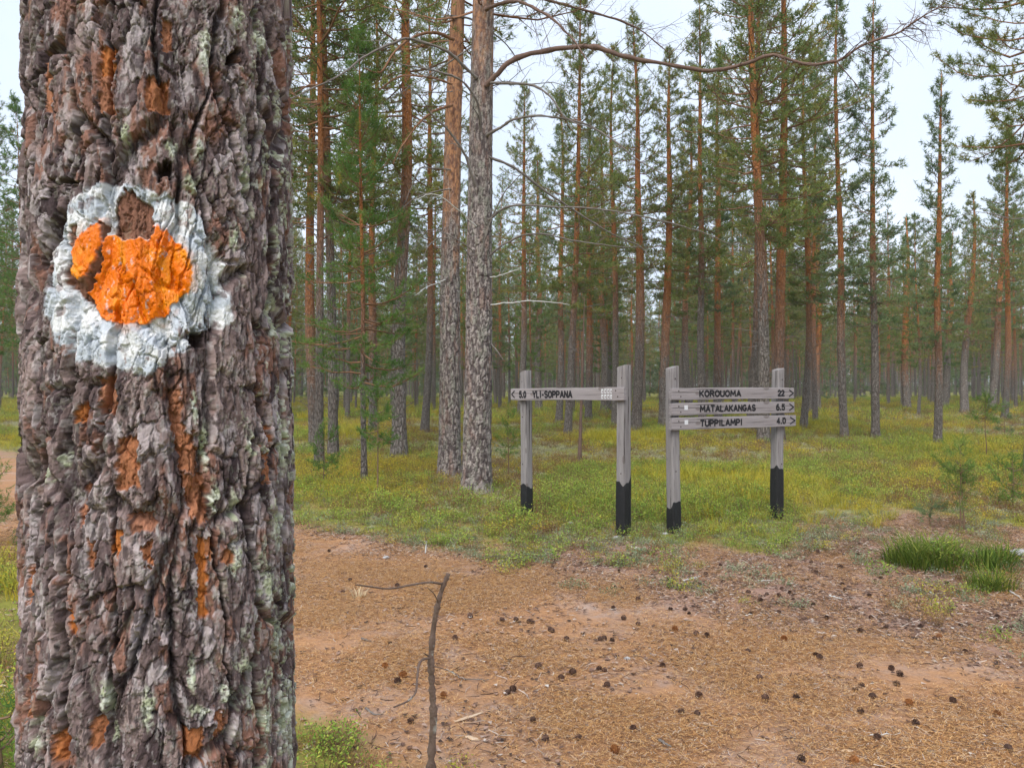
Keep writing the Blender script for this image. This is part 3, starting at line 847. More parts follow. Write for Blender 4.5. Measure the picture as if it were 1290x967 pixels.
for k, (pts, d0, d1, r0, r1, mt, dn, dp, lf) in enumerate(limbsA):
    limb_px(pineA, oA, pts, d0, d1, r0, r1, 700 + k, M[mt], dn + 4, dp, lf * 1.25)
limbsB = [
    ([(572, 50), (555, 42), (543, 40), (518, 49), (497, 67), (481, 90), (462, 86)], Y2, Y2 - .8, .030, .010, 'limb', 7, 2, .2),
    ([(570, 106), (550, 99), (536, 97), (508, 97), (483, 111), (465, 127)], Y2, Y2 - .6, .020, .006, 'limb', 8, 2, .25),
    ([(570, 132), (555, 136), (543, 141), (522, 162), (504, 186), (494, 207)], Y2, Y2 - .9, .026, .008, 'limb', 7, 2, .25),
    ([(568, 214), (545, 212), (528, 213), (518, 235), (510, 255)], Y2, Y2 - .6, .014, .004, 'twig', 6, 2, .3),
    ([(568, 238), (540, 243), (520, 250), (493, 274)], Y2, Y2 - .8, .013, .004, 'twig', 6, 2, .3),
    ([(568, 300), (550, 302), (538, 316), (532, 335)], Y2, Y2 - .5, .012, .004, 'twig', 5, 2, .3),
    ([(570, 115), (540, 115), (515, 114)], Y2, Y2 - .7, .010, .003, 'twig', 5, 1, .3),
    ([(566, 350), (540, 360), (525, 372)], Y2, Y2 - .5, .010, .003, 'white_twig', 5, 1, .3),
    ([(568, 20), (600, 28), (640, 60), (660, 95)], Y2 + .1, Y2 + .8, .02, .004, 'twig', 9, 2, .3),
]
for k, (pts, d0, d1, r0, r1, mt, dn, dp, lf) in enumerate(limbsB):
    limb_px(pineB, oB, pts, d0, d1, r0, r1, 760 + k, M[mt], dn, dp, lf)
link('crown', crown_mesh('crown', 201, HA, 6.9, 2.7, [M['limb'], M['needle']], x_off=offA, k=12, bl=.09, bw=.012, ntw=8, nb=4), pineA)
link('crown', crown_mesh('crown', 301, HB, 7.3, 2.2, [M['limb'], M['needle']], x_off=offB, k=12, bl=.09, bw=.012, ntw=8, nb=4), pineB)
link('bare_branchwork', bare_mesh('bare_branchwork', 203, 2.2, 7.2, 1.6, offA, .19, HA, 2.2, None, 2, 5), pineA, kind='stuff')
link('bare_branchwork', bare_mesh('bare_branchwork', 303, 2.6, 7.5, 1.3, offB, .15, HB, 2.4, None, 2, 5), pineB, kind='stuff')

# ---- other pines one can single out: (base x, base y, trunk px, top y or height, top x, kind, label)
named = [
    (402, 586, 11, 15.0, 404, K_tall[0], 'slender red pine, the nearer of the pair beside the marked trunk'),
    (420, 576, 13, 15.0, 417, K_tall[2], 'orange-stemmed pine, the farther of the pair beside the marked trunk'),
    (397, 563, 14, 14.0, 395, K_tall[1], 'grey pine half hidden behind the red pair beside the marked trunk'),
    (503, 575, 19, 15.5, 512, K_tall[3], 'straight grey-violet pine standing behind the bright green young pine'),
    (715, 549, 10, 13.2, 706, K_tall[2], 'slim orange pine seen over the board with the left arrow'),
    (704, 534, 9, 13.0, 700, K_slim[1], 'thin grey pine just behind the slim orange one over the left-arrow board'),
    (741, 530, 9, 13.0, 745, K_tall[0], 'slender pine in line with the blank end of the left-arrow board'),
    (761, 524, 10, 14.5, 765, K_tall[3], 'tall pine in line with the white pictograms of the left-arrow board'),
    (801, 542, 13, 13.6, 801, K_tall[1], 'dark straight pine seen through the gap between the two signs'),
    (836, 540, 13, 13.0, 827, K_tall[0], 'orange-topped pine beside the left post of the three-board sign'),
    (946, 545, 13, 16.5, 952, K_tall[1], 'leftmost of three stout pines rising behind the three-board sign'),
    (962, 561, 15, 15.5, 958, K_tall[2], 'stout violet-grey pine, middle of three behind the three-board sign'),
    (981, 556, 14, 15.8, 976, K_tall[0], 'orange pine rising behind the right post of the three-board sign'),
    (1064, 551, 10, 13.4, 1054, K_slim[1], 'straight grey pine, first one right of the three-board sign'),
    (1103, 551, 10, 12.6, 1094, K_slim[0], 'tall narrow pine, second one right of the three-board sign'),
    (1181, 557, 10, 9.8, 1175, K_slim[0], 'slim reddish pine with a pointed top standing alone in the heath'),
    (1143, 517, 10, 11.5, 1140, K_slim[2], 'bushy green pine between the two slim ones right of the signs'),
    (1190, 515, 9, 11.2, 1196, K_slim[2], 'green pine hidden behind the slim reddish pointed one'),
    (1215, 520, 10, 12.0, 1205, K_tall[2], 'grey-footed pine behind the yellowing sapling'),
    (1249, 519, 9, 16.0, 1222, K_slim[1], 'tall leaning pine with a slender spire behind the yellowing sapling'),
    (1030, 517, 9, 13.0, 1032, K_tall[3], 'thin orange pine between the three-board sign and the straight grey pine'),
    (679, 517, 9, 15.5, 676, K_tall[3], 'far orange pine in line with the left post of the single-board sign'),
    (870, 528, 10, 13.5, 872, K_tall[2], 'far pine seen above the word on the top board'),
    (655, 528, 9, 14.5, 652, K_tall[1], 'tall pine rising between the big grey pine and the left-arrow board'),
    (775, 536, 9, 14.0, 770, K_tall[0], 'airy-crowned pine just left of the right post of the single-board sign'),
    (885, 540, 10, 14.8, 880, K_tall[3], 'airy-crowned pine rising over the left part of the three boards'),
    (1012, 541, 9, 13.0, 1010, K_tall[2], 'slender pine close to the arrow ends of the three boards'),
    (470, 548, 11, 14.0, 474, K_tall[0], 'slender pine seen between the young green pine and the red pair'),
    (535, 545, 10, 14.5, 540, K_tall[1], 'tall pine seen just left of the big pair'),
    (905, 533, 10, 15.0, 902, K_slim[1], 'far cool-green pine above the middle of the three-board sign'),
]
spots = []
for (bx, by, w, H, tx, kd, lab) in named:
    x, y = gnd(bx, by); r = w / F * y * .5 * 1.02
    topX = (tx - CX) / F * y
    zt = EYE + (HZ - 60) / F * y
    lean = math.atan2(topX - x, zt)
    put_tree(kd, x, y, H, r, lab, None, (lean, 0), None)
    spots.append((x, y))
# right-hand edge pine with dark branches reaching in
x, y = gnd(1300, 605)
edge = put_tree(kind(31, 13.5, .12, 5.4, 2.0, 'needle', k=16, bl=.085, bw=.012, step=.34, bend=.03, ntw=11, tuft=5), x, y, 13.5, .11, 'dark pine at the edge of the heath beyond the heather tuft')
spots.append((x, y))
# young green pine near the big pair
x, y = gnd(459, 607)
young = kind(41, 6.9, .055, 1.55, 1.15, 'needle_fresh', bend=.03, step=.30, k=14, bl=.075, bw=.009, ntw=8, tuft=4, low=.75, bare=3, bareL=.6)
put_tree(young, x, y, 6.9, .048, 'young bright green pine with a thin stem in front of the big pair', None, (-.012, 0), 1.0)
spots.append((x, y))
# dead snag behind the left sign
x, y = gnd(730, 585)
e = link('dead_snag', None, None, (x, y, 0), (0, 0, 0), 'thin reddish dead stem standing bare under the left-arrow board', 'snag')
link('trunk', trunk_mesh('trunk', 3.2, .036, lambda z: np.array([.03 * z, 0]), 8, 14, [M['bough']]), e)
link('bare_branchwork', bare_mesh('bare_branchwork', 77, .9, 3.0, .5, lambda z: np.array([.03 * z, 0]), .04, 3.2, 4), e, kind='stuff')

# ---- the stand: individuals to about 75 m
rs = np.random.default_rng(12)
kinds_ = {0: 'slender orange-stemmed pine', 1: 'narrow cool-green pine', 2: 'distant high-crowned pine', 3: 'distant bushy low-crowned pine'}
def where(p):
    if p < 330: return 'behind the marked trunk'
    if p < 540: return 'behind the young green pine'
    if p < 640: return 'behind the two big pines'
    if p < 800: return 'behind the single-board sign'
    if p < 840: return 'in the gap between the two signs'
    if p < 1005: return 'behind the three-board sign'
    if p < 1110: return 'past the right end of the three-board sign'
    if p < 1215: return 'behind the pointed pine in the heath'
    return 'behind the yellowing sapling'
ok = list(spots); count = 0; far_pts = []
def clear(x, y, d):
    return all((x - a) ** 2 + (y - b) ** 2 > d * d for a, b in ok)
for tries in range(20000):
    if count >= 262: break
    y = math.sqrt(rs.uniform(27 ** 2, 78 ** 2)); x = rs.uniform(-.74, .74) * y
    ppx = CX + F * x / y
    if y < 34 and (ppx > 560 and rs.random() < .55): continue
    if ppx > 1000 and y < 38 and rs.random() < .7: continue
    if not clear(x, y, 1.9 if y > 36 else 2.3): continue
    ok.append((x, y)); count += 1
    if y < 48:
        if rs.random() < .62: kd, g = K_tall[rs.integers(4)], 0
        else: kd, g = K_slim[rs.integers(3)], 1
    else:
        q_ = rs.integers(4); kd, g = K_far[q_], (3 if q_ in (1, 3) else 2)
    H = kd['H'] * rs.uniform(.86, 1.22)
    if ppx > 1000: H *= .93
    r = kd['r0'] * rs.uniform(.65, 1.15) * (.85 if g == 1 else 1)
    lb = kinds_[g] + ' standing ' + where(ppx)
    put_tree(kd, x, y, H, r, lb, kinds_[g] + 's ' + where(ppx), (rs.normal() * .018, rs.normal() * .018), rs.random() * 6.28)

# ------------------------------------------------------------------ scatter of uncountable stuff (geometry nodes)
def scatter(name, P, rotz, scl, idx, sources, label=None, cat=None, parent=None, tilt=None):
    coll = bpy.data.collections.new(name + '_sources')
    for i, (me) in enumerate(sources):
        ob = bpy.data.objects.new('%s_source_%02d' % (name, i), me); coll.objects.link(ob)
    me = bpy.data.meshes.new(name)
    me.vertices.add(len(P)); me.vertices.foreach_set('co', np.asarray(P, np.float32).ravel())
    rot = np.zeros((len(P), 3), np.float32); rot[:, 2] = rotz
    if tilt is not None: rot[:, :2] = tilt
    a = me.attributes.new('rot', 'FLOAT_VECTOR', 'POINT'); a.data.foreach_set('vector', rot.ravel())
    a = me.attributes.new('scl', 'FLOAT', 'POINT'); a.data.foreach_set('value', np.asarray(scl, np.float32))
    a = me.attributes.new('idx', 'INT', 'POINT'); a.data.foreach_set('value', np.asarray(idx, np.int32))
    o = link(name, me, parent, label=label, cat=cat, kind='stuff')
    g = bpy.data.node_groups.new(name + '_nodes', 'GeometryNodeTree')
    g.interface.new_socket('Geometry', in_out='INPUT', socket_type='NodeSocketGeometry')
    g.interface.new_socket('Geometry', in_out='OUTPUT', socket_type='NodeSocketGeometry')
    gi = g.nodes.new('NodeGroupInput'); go = g.nodes.new('NodeGroupOutput')
    ci = g.nodes.new('GeometryNodeCollectionInfo'); ci.inputs['Collection'].default_value = coll
    ci.inputs['Separate Children'].default_value = True; ci.inputs['Reset Children'].default_value = True
    ip = g.nodes.new('GeometryNodeInstanceOnPoints'); ip.inputs['Pick Instance'].default_value = True
    def na(nm, ty):
        n = g.nodes.new('GeometryNodeInputNamedAttribute'); n.data_type = ty; n.inputs['Name'].default_value = nm
        return n.outputs['Attribute']
    L = g.links.new
    L(gi.outputs[0], ip.inputs['Points']); L(ci.outputs[0], ip.inputs['Instance'])
    L(na('idx', 'INT'), ip.inputs['Instance Index']); L(na('rot', 'FLOAT_VECTOR'), ip.inputs['Rotation']); L(na('scl', 'FLOAT'), ip.inputs['Scale'])
    L(ip.outputs[0], go.inputs[0])
    md = o.modifiers.new('scatter', 'NODES'); md.node_group = g
    return o

def join_meshes(name, parts):
    """one mesh out of shared ones, keeping materials"""
    bm = bmesh.new(); mats = []
    for me in parts:
        n0 = len(bm.faces); bm.from_mesh(me)
        bm.faces.ensure_lookup_table()
        remap = []
        for mm in me.materials:
            if mm not in mats: mats.append(mm)
            remap.append(mats.index(mm))
        for f in bm.faces[n0:]: f.material_index = remap[f.material_index] if remap else 0
    out = bpy.data.meshes.new(name); bm.to_mesh(out); bm.free()
    for mm in mats: out.materials.append(mm)
    return out

far_src = [join_meshes('far_tree', [k['T'], k['C'], k['B']]) for k in K_far]
small = kind(51, 3.4, .035, .35, .95, 'needle_cool', sides=5, bdepth=0, step=.4, ntw=5, k=7, bl=.17, bw=.04, tuft=2, bare=.1, low=.9)
far_src.append(join_meshes('far_tree', [small['T'], small['C']]))
n = 2300
yy = np.sqrt(rs.uniform(78 ** 2, 260 ** 2, n)); xx = rs.uniform(-.85, .85, n) * yy
ii = rs.integers(0, 4, n); ss = rs.uniform(.85, 1.25, n)
n2 = 900
y2 = np.sqrt(rs.uniform(70 ** 2, 230 ** 2, n2)); x2 = rs.uniform(-.85, .85, n2) * y2
xx = np.r_[xx, x2]; yy = np.r_[yy, y2]; ii = np.r_[ii, np.full(n2, 4)]; ss = np.r_[ss, rs.uniform(.5, 1.6, n2)]
scatter('distant_forest', np.stack([xx, yy, gz(xx, yy) - .1], -1), rs.random(len(xx)) * 6.28, ss, ii, far_src, 'far-off pine forest closing the view behind the stand', 'forest')
# ------------------------------------------------------------------ signs
def wood_mat(name, axis, a, b, dark):
    m, t, o = new_mat(name)
    sc = [38, 38, 38]; sc[axis] = 2.2
    v = coords(t, 'Object', sc)
    g = noise(t, v, 1.0, 6, .65, .4)
    s2 = [5, 5, 5]; s2[axis] = 1.1
    w = noise(t, coords(t, 'Object', s2), 1.0, 3)
    s3 = [90, 90, 90]; s3[axis] = 1.2
    ck = noise(t, coords(t, 'Object', s3), 1.0, 3, .5, .8)
    vo = t.nodes.new('ShaderNodeTexVoronoi'); vo.inputs['Scale'].default_value = 1.0
    s4 = [7, 7, 7]; s4[axis] = 3.0
    t.links.new(coords(t, 'Object', s4), vo.inputs['Vector'])
    knot = math_(t, 'LESS_THAN', vo.outputs['Distance'], .13)
    col = mixc(t, g, a, b)
    col = mixc(t, math_(t, 'MULTIPLY', w, .45), col, (.20, .165, .155))
    chk = math_(t, 'MULTIPLY', math_(t, 'SUBTRACT', ck, .58), 12, True)
    col = mixc(t, chk, col, dark)
    col = mixc(t, math_(t, 'MULTIPLY', knot, .55), col, (.10, .08, .07))
    hgt = math_(t, 'SUBTRACT', g, chk)
    pbsdf(t, o, col, .88, bump(t, hgt, .7, .006), .2)
    return m
M['post'] = wood_mat('weathered_post_wood', 2, (.12, .11, .11), (.35, .333, .33), (.05, .042, .04))
M['board'] = wood_mat('weathered_board_wood', 0, (.16, .142, .146), (.42, .39, .395), (.06, .052, .052))
m, t, o = new_mat('black_tar'); g = noise(t, coords(t, 'Object', (1, 1, .4)), 30, 5, .7)
pbsdf(t, o, mixc(t, math_(t, 'MULTIPLY', math_(t, 'SUBTRACT', g, .62), 8, True), (.010, .010, .011), (.055, .045, .04)), .6, bump(t, g, .7, .01), .35); M['tar'] = m
m, t, o = new_mat('black_lettering'); g = noise(t, coords(t, 'Object'), 60, 3)
pbsdf(t, o, mixc(t, g, (.006, .006, .008), (.03, .028, .03)), .7, None, .2); M['ink'] = m
m, t, o = new_mat('white_marking'); g = noise(t, coords(t, 'Object'), 70, 3)
pbsdf(t, o, mixc(t, g, (.45, .46, .48), (.68, .68, .69)), .6, None, .3); M['sticker'] = m
m, t, o = new_mat('rusty_screw'); g = noise(t, coords(t, 'Object'), 90, 2)
pbsdf(t, o, mixc(t, g, (.02, .017, .015), (.07, .05, .04)), .6, None, .4); M['screw'] = m
m, t, o = new_mat('grey_stone'); g = noise(t, coords(t, 'Object'), 14, 5)
pbsdf(t, o, mixc(t, g, (.22, .21, .20), (.55, .55, .56)), .9, bump(t, g, .5, .01), .2); M['stone'] = m

def rsq(n_side, half, rnd):
    """rounded square outline"""
    pts = []
    for c in range(4):
        a0 = c * PI / 2
        cx, cy = (half - rnd) * (1 if c in (0, 3) else -1), (half - rnd) * (1 if c in (0, 1) else -1)
        for k in range(3): pts.append((cx + rnd * math.cos(a0 + k * PI / 4), cy + rnd * math.sin(a0 + k * PI / 4)))
        nx_, ny_ = (-1, 0) if c == 0 else (0, -1) if c == 1 else (1, 0) if c == 2 else (0, 1)
        sx_, sy_ = pts[-1]
        for k in range(1, n_side):
            d = 2 * (half - rnd) * k / n_side; pts.append((sx_ + nx_ * d, sy_ + ny_ * d))
    return np.array(pts)

def post_mesh(half, H, seed, depth=.25):
    rng = np.random.default_rng(seed); o2 = rsq(5, half, .010); n = len(o2)
    zs2 = np.concatenate([np.linspace(-depth, H - .006, 34), [H]])
    V = []
    for i, z in enumerate(zs2):
        s = 1.0 if i < len(zs2) - 1 else .955
        wob = np.array([.004 * math.sin(1.7 * z + seed), .004 * math.cos(2.1 * z + seed)])
        taper = 1.03 - .04 * z / H
        q = o2 * s * taper + wob + (rng.random((n, 2)) - .5) * .0022
        tl = .012 * (o2[:, 0] / half) * (1 if i >= len(zs2) - 2 else 0)
        V.append(np.column_stack([q, np.full(n, z) + tl]))
    V.append(np.array([[0, 0, H]])); V = np.vstack(V); L = len(zs2)
    q = [[i * n + j, i * n + (j + 1) % n, (i + 1) * n + (j + 1) % n, (i + 1) * n + j] for i in range(L - 1) for j in range(n)]
    t3 = [[(L - 1) * n + j, (L - 1) * n + (j + 1) % n, L * n] for j in range(n)]
    me = make_mesh('post', V, q, t3, None, None, [M['post']], None, True)
    try: me.set_sharp_from_angle(angle=R(40))
    except Exception: pass
    return me

def tar_mesh(half, h, seed):
    rng = np.random.default_rng(seed); o2 = rsq(5, half * 1.03 + .0035, .012); n = len(o2); V = []
    edge_d = np.abs(np.abs(o2[:, 0]) - np.abs(o2[:, 1])) / half
    aa = np.arange(n) / n * 2 * PI; top = h + .028 * np.sin(aa + seed) + .02 * np.sin(2 * aa + 2 * seed) + .012 * np.sin(5 * aa + seed) + (rng.random(n) - .5) * .010
    for f in np.linspace(0, 1, 9):
        V.append(np.column_stack([o2 * (1 if f < 1 else .965) + [.004 * math.sin(1.7 * h * f + seed), .004 * math.cos(2.1 * h * f + seed)] + (rng.random((n, 2)) - .5) * .002, -.12 + (top + .12) * f]))
    V = np.vstack(V)
    q = [[i * n + j, i * n + (j + 1) % n, (i + 1) * n + (j + 1) % n, (i + 1) * n + j] for i in range(8) for j in range(n)]
    return make_mesh('tar_coating', V, q, None, None, None, [M['tar']])

def board_mesh(L, hgt, thk, seed):
    """plank along x, from x=0, face at y=-thk/2, z=0..hgt"""
    rng = np.random.default_rng(seed); nxb = 26; V = []
    prof = [(-thk / 2, .004), (-thk / 2 + .004, 0), (thk / 2 - .004, 0), (thk / 2, .004), (thk / 2, hgt - .004), (thk / 2 - .004, hgt), (-thk / 2 + .004, hgt), (-thk / 2, hgt - .004)]
    n = len(prof)
    for i in range(nxb):
        x = L * i / (nxb - 1); e = .003 if i in (0, nxb - 1) else 0
        wz = .0025 * math.sin(5 * x / L + seed) + (rng.random() - .5) * .0016
        for (yy_, zz_) in prof:
            V.append((x, yy_ * (1 - e * 20), zz_ + wz + (e if zz_ < hgt / 2 else -e)))
    V.append((0, 0, hgt / 2)); V.append((L, 0, hgt / 2)); b = (nxb - 1) * n; k = nxb * n
    q = [[i * n + j, (i + 1) * n + j, (i + 1) * n + (j + 1) % n, i * n + (j + 1) % n] for i in range(nxb - 1) for j in range(n)]
    t3 = [[j, (j + 1) % n, k] for j in range(n)] + [[b + (j + 1) % n, b + j, k + 1] for j in range(n)]
    return make_mesh('board', np.array(V), q, t3, None, None, [M['board']], None, False)

# condensed bold capitals drawn as strokes on a 0..1 by 0..1 cell
def _arc(cx, cy, rx, ry, a0, a1, n=9):
    return [(cx + rx * math.cos(R(a0 + (a1 - a0) * i / n)), cy + ry * math.sin(R(a0 + (a1 - a0) * i / n))) for i in range(n + 1)]
GL = {'K': [[(0, 0), (0, 1)], [(.95, 1), (.08, .42)], [(.30, .58), (1, 0)]], 'O': [_arc(.5, .5, .5, .5, 0, 360, 16)], 'U': [[(0, 1), (0, .3)] + _arc(.5, .3, .5, .3, 180, 360, 8) + [(1, 1)]],
      'R': [[(0, 0), (0, 1), (.5, 1)] + _arc(.5, .75, .45, .25, 90, -90, 7) + [(0, .5)], [(.45, .5), (1, 0)]], 'M': [[(0, 0), (.08, 1), (.5, .3), (.92, 1), (1, 0)]], 'A': [[(0, 0), (.5, 1), (1, 0)], [(.2, .3), (.8, .3)]],
      'T': [[(.5, 0), (.5, 1)], [(0, 1), (1, 1)]], 'L': [[(0, 1), (0, 0), (.9, 0)]], 'N': [[(0, 0), (0, 1), (1, 0), (1, 1)]], 'G': [_arc(.5, .5, .5, .5, 50, 340, 12) + [(1, .45), (.55, .45)]],
      'S': [_arc(.5, .74, .45, .26, 30, 270, 8) + _arc(.5, .25, .47, .25, 90, -150, 8)], 'P': [[(0, 0), (0, 1), (.5, 1)] + _arc(.5, .73, .48, .27, 90, -90, 7) + [(0, .46)]], 'I': [[(.5, 0), (.5, 1)]],
      'Y': [[(0, 1), (.5, .48), (1, 1)], [(.5, .5), (.5, 0)]], '-': [[(.12, .42), (.88, .42)]], '.': [[(.5, -.02), (.5, .08)]], '0': [_arc(.5, .5, .48, .5, 0, 360, 16)],
      '2': [_arc(.5, .7, .48, .3, 165, -35, 8) + [(0, 0), (1, 0)]], '5': [[(.9, 1), (.12, 1), (.05, .55)] + _arc(.48, .33, .5, .33, 110, -150, 9)], '6': [[(.8, 1)] + _arc(.62, .42, .62, .6, 110, 180, 5) + _arc(.5, .3, .5, .3, 180, -170, 12)],
      '4': [[(.72, 0), (.72, 1), (0, .28), (1, .28)]]}
GW = {'I': .30, '-': .62, '.': .34, 'M': 1.28, 'L': .82, 'A': 1.08, 'O': 1.05, 'G': 1.05}
def text_mesh(s, x0, x1, z0, z1, y, wt=.0195):
    """lettering fitted to a box on the board face (x right, z up, facing -y)"""
    gap = .40; tot = sum(GW.get(c_, .95) for c_ in s) + gap * (len(s) - 1); k = (x1 - x0 - wt) / tot; V = []; q = []; x = x0 + wt / 2; st = 0; hz = z1 - z0 - wt
    for c_ in s:
        w = GW.get(c_, .95) * k
        for pl in GL[c_]:
            P_ = [np.array([x + a * w, z0 + wt / 2 + b * hz]) for a, b in pl]
            for a, b in zip(P_[:-1], P_[1:]):
                d = unit(b - a); nn = np.array([-d[1], d[0]]) * wt / 2; e_ = d * wt * .3; yy_ = y - .00012 * (st % 7); st += 1; i = len(V)
                for pt in (a - e_ + nn, a - e_ - nn, b + e_ - nn, b + e_ + nn): V.append((pt[0], yy_, pt[1]))
                q.append([i, i + 1, i + 2, i + 3])
        x += w + gap * k
    return make_mesh('lettering', np.array(V), q, None, None, None, [M['ink']], None, False)

def chevron_mesh(x0, x1, z0, z1, y, right=True, w=.015):
    pa = [(x0, z0), (x1, (z0 + z1) / 2), (x0, z1)] if right else [(x1, z0), (x0, (z0 + z1) / 2), (x1, z1)]
    V = []; q = []
    for (a, b) in ((0, 1), (1, 2)):
        p, r = np.array(pa[a]), np.array(pa[b]); d = unit(r - p); nn = np.array([-d[1], d[0]]) * w / 2
        if a == 0: r = r + d * w * .35
        else: p = p - d * w * .35
        k = len(V); yy_ = y - (.0004 if a else 0)
        V += [(p[0] + nn[0], yy_, p[1] + nn[1]), (p[0] - nn[0], yy_, p[1] - nn[1]), (r[0] - nn[0], yy_, r[1] - nn[1]), (r[0] + nn[0], yy_, r[1] + nn[1])]
        q.append([k, k + 1, k + 2, k + 3])
    return make_mesh('arrow', np.array(V), q, None, None, None, [M['ink']], None, False)

def patch_mesh(name, rects, y, mat):
    V = []; q = []
    for (x0, x1, z0, z1) in rects:
        k = len(V); V += [(x0, y, z0), (x1, y, z0), (x1, y, z1), (x0, y, z1)]; q.append([k, k + 1, k + 2, k + 3])
    return make_mesh(name, np.array(V), q, None, None, None, [mat], None, False)

def screw_mesh():
    bm = bmesh.new(); bmesh.ops.create_uvsphere(bm, u_segments=8, v_segments=5, radius=.009)
    for v_ in bm.verts: v_.co.y *= .45
    me = bpy.data.meshes.new('screw'); bm.to_mesh(me); bm.free(); me.materials.append(M['screw']); return me
SCREW = screw_mesh()

def sign(PL, PR, halves, heights, tars, boards, label):
    PL = np.array(PL); PR = np.array(PR); d = PR - PL; Ld = np.hypot(*d); u = d / Ld; ang = math.atan2(u[1], u[0])
    e = link('signpost', None, None, (PL[0], PL[1], 0), (0, 0, ang), label, 'sign')
    for i, x in enumerate((0, Ld)):
        p = link('post', post_mesh(halves[i], heights[i], 11 + i + int(PL[0] * 7)), e, (x, 0, 0), (0, R((-.5, .6)[i]), 0))
        tb = link('tar_coating', tar_mesh(halves[i], tars[i], 11 + i + int(PL[0] * 7)), p)
        for zz_ in (heights[i] * .93, heights[i] * .69, heights[i] * .37):
            s_ = link('screw', SCREW, p, ((-.01, .012)[i], -halves[i] * 1.01, zz_))
    thk = .045; yb = -max(halves) - thk / 2 + .002
    n = np.array([u[1], -u[0]])
    face = yb - thk / 2 - .0015
    def s_of(pxx):                       # where along the board a photo column falls
        q0 = PL + n * (-face); k = (pxx - CX) / F
        return (k * q0[1] - q0[0]) / (u[0] - k * u[1])
    for bi, bd in enumerate(boards):
        xl, xr = s_of(bd['px'][0]), s_of(bd['px'][1]); z0, z1 = bd['z']; hgt = z1 - z0
        b = link('board', board_mesh(xr - xl, hgt, thk, 5 + bi), e, (xl, yb, z0), (0, bd.get('tilt', 0), 0))
        for (txt, a, c_) in bd['text']:
            f = bd.get('fz', (.20, .82))
            link('lettering', text_mesh(txt, s_of(a) - xl, s_of(c_) - xl, hgt * f[0], hgt * f[1], face - yb), b)
        a, c_ = bd['arrow']
        link('arrow', chevron_mesh(s_of(a) - xl, s_of(c_) - xl, hgt * .2, hgt * .8, face - yb, bd['right']), b)
        for (a, c_, f0, f1) in bd.get('stick', []):
            link('sticker', patch_mesh('sticker', [(s_of(a) - xl, s_of(c_) - xl, hgt * f0, hgt * f1)], face - yb - .0006, M['sticker']), b)
        if 'picto' in bd:
            a, c_ = bd['picto']; x0, x1 = s_of(a) - xl, s_of(c_) - xl; rects = []
            rp_ = random.Random(3); wv = (x1 - x0) / 4
            for row in range(2):
                for cx_ in range(4):
                    bx0 = x0 + wv * cx_; bz = hgt * (.12 + .42 * row); hh_ = hgt * .34
                    rects += [(bx0 + .004, bx0 + wv * .32, bz, bz + hh_), (bx0 + wv * .40, bx0 + wv * .85, bz + hh_ * rp_.uniform(.5, .7), bz + hh_), (bx0 + wv * .45, bx0 + wv * .8, bz, bz + hh_ * rp_.uniform(.2, .4))]
            link('pictogram', patch_mesh('pictogram', rects, face - yb - .0004, M['sticker']), b)
        for xs_ in (0 - xl, Ld - xl):
            for k_ in (.28, .74):
                if 0.02 < xs_ < xr - xl - .02: link('screw', SCREW, b, (xs_ + (.012 if k_ < .5 else -.014), face - yb + .002, hgt * k_))
    return e

def c4(x): return 830 + x * 190 / 1290.
def c3l(x): return 640 + x * 180 / 1290.
sign((.165, 8.60), (1.105, 7.60), (.048, .052), (1.655, 1.69), (.385, .55),
     [dict(px=(643.2, 786.2), z=(1.330, 1.462), tilt=-.012, text=[('5.0', c3l(98), c3l(166)), ('YLI-SOPPANA', c3l(220), c3l(583))], arrow=(c3l(33), c3l(60)), right=False, picto=(757, 771.5), fz=(.16, .80))],
     'weathered grey two-post sign with one board and a left arrow')
sign((1.655, 7.80), (2.965, 8.53), (.051, .050), (1.685, 1.68), (.28, .56),
     [dict(px=(846.3, 1000.5), z=(1.350, 1.472), text=[('KOROUOMA', c4(345), c4(705)), ('22', c4(1015), c4(1075))], arrow=(c4(1114), c4(1150)), right=True),
      dict(px=(846.5, 1001), z=(1.193, 1.318), text=[('MATALAKANGAS', c4(350), c4(830)), ('6.5', c4(1002), c4(1080))], arrow=(c4(1116), c4(1152)), right=True, stick=[(c4(218), c4(248), .45, .82)]),
      dict(px=(846.5, 1002.8), z=(1.043, 1.168), text=[('TUPPILAMPI', c4(352), c4(716)), ('4.0', c4(1006), c4(1088))], arrow=(c4(1122), c4(1165)), right=True, stick=[(c4(220), c4(250), .45, .82)])],
     'weathered grey two-post sign with three boards and right arrows')

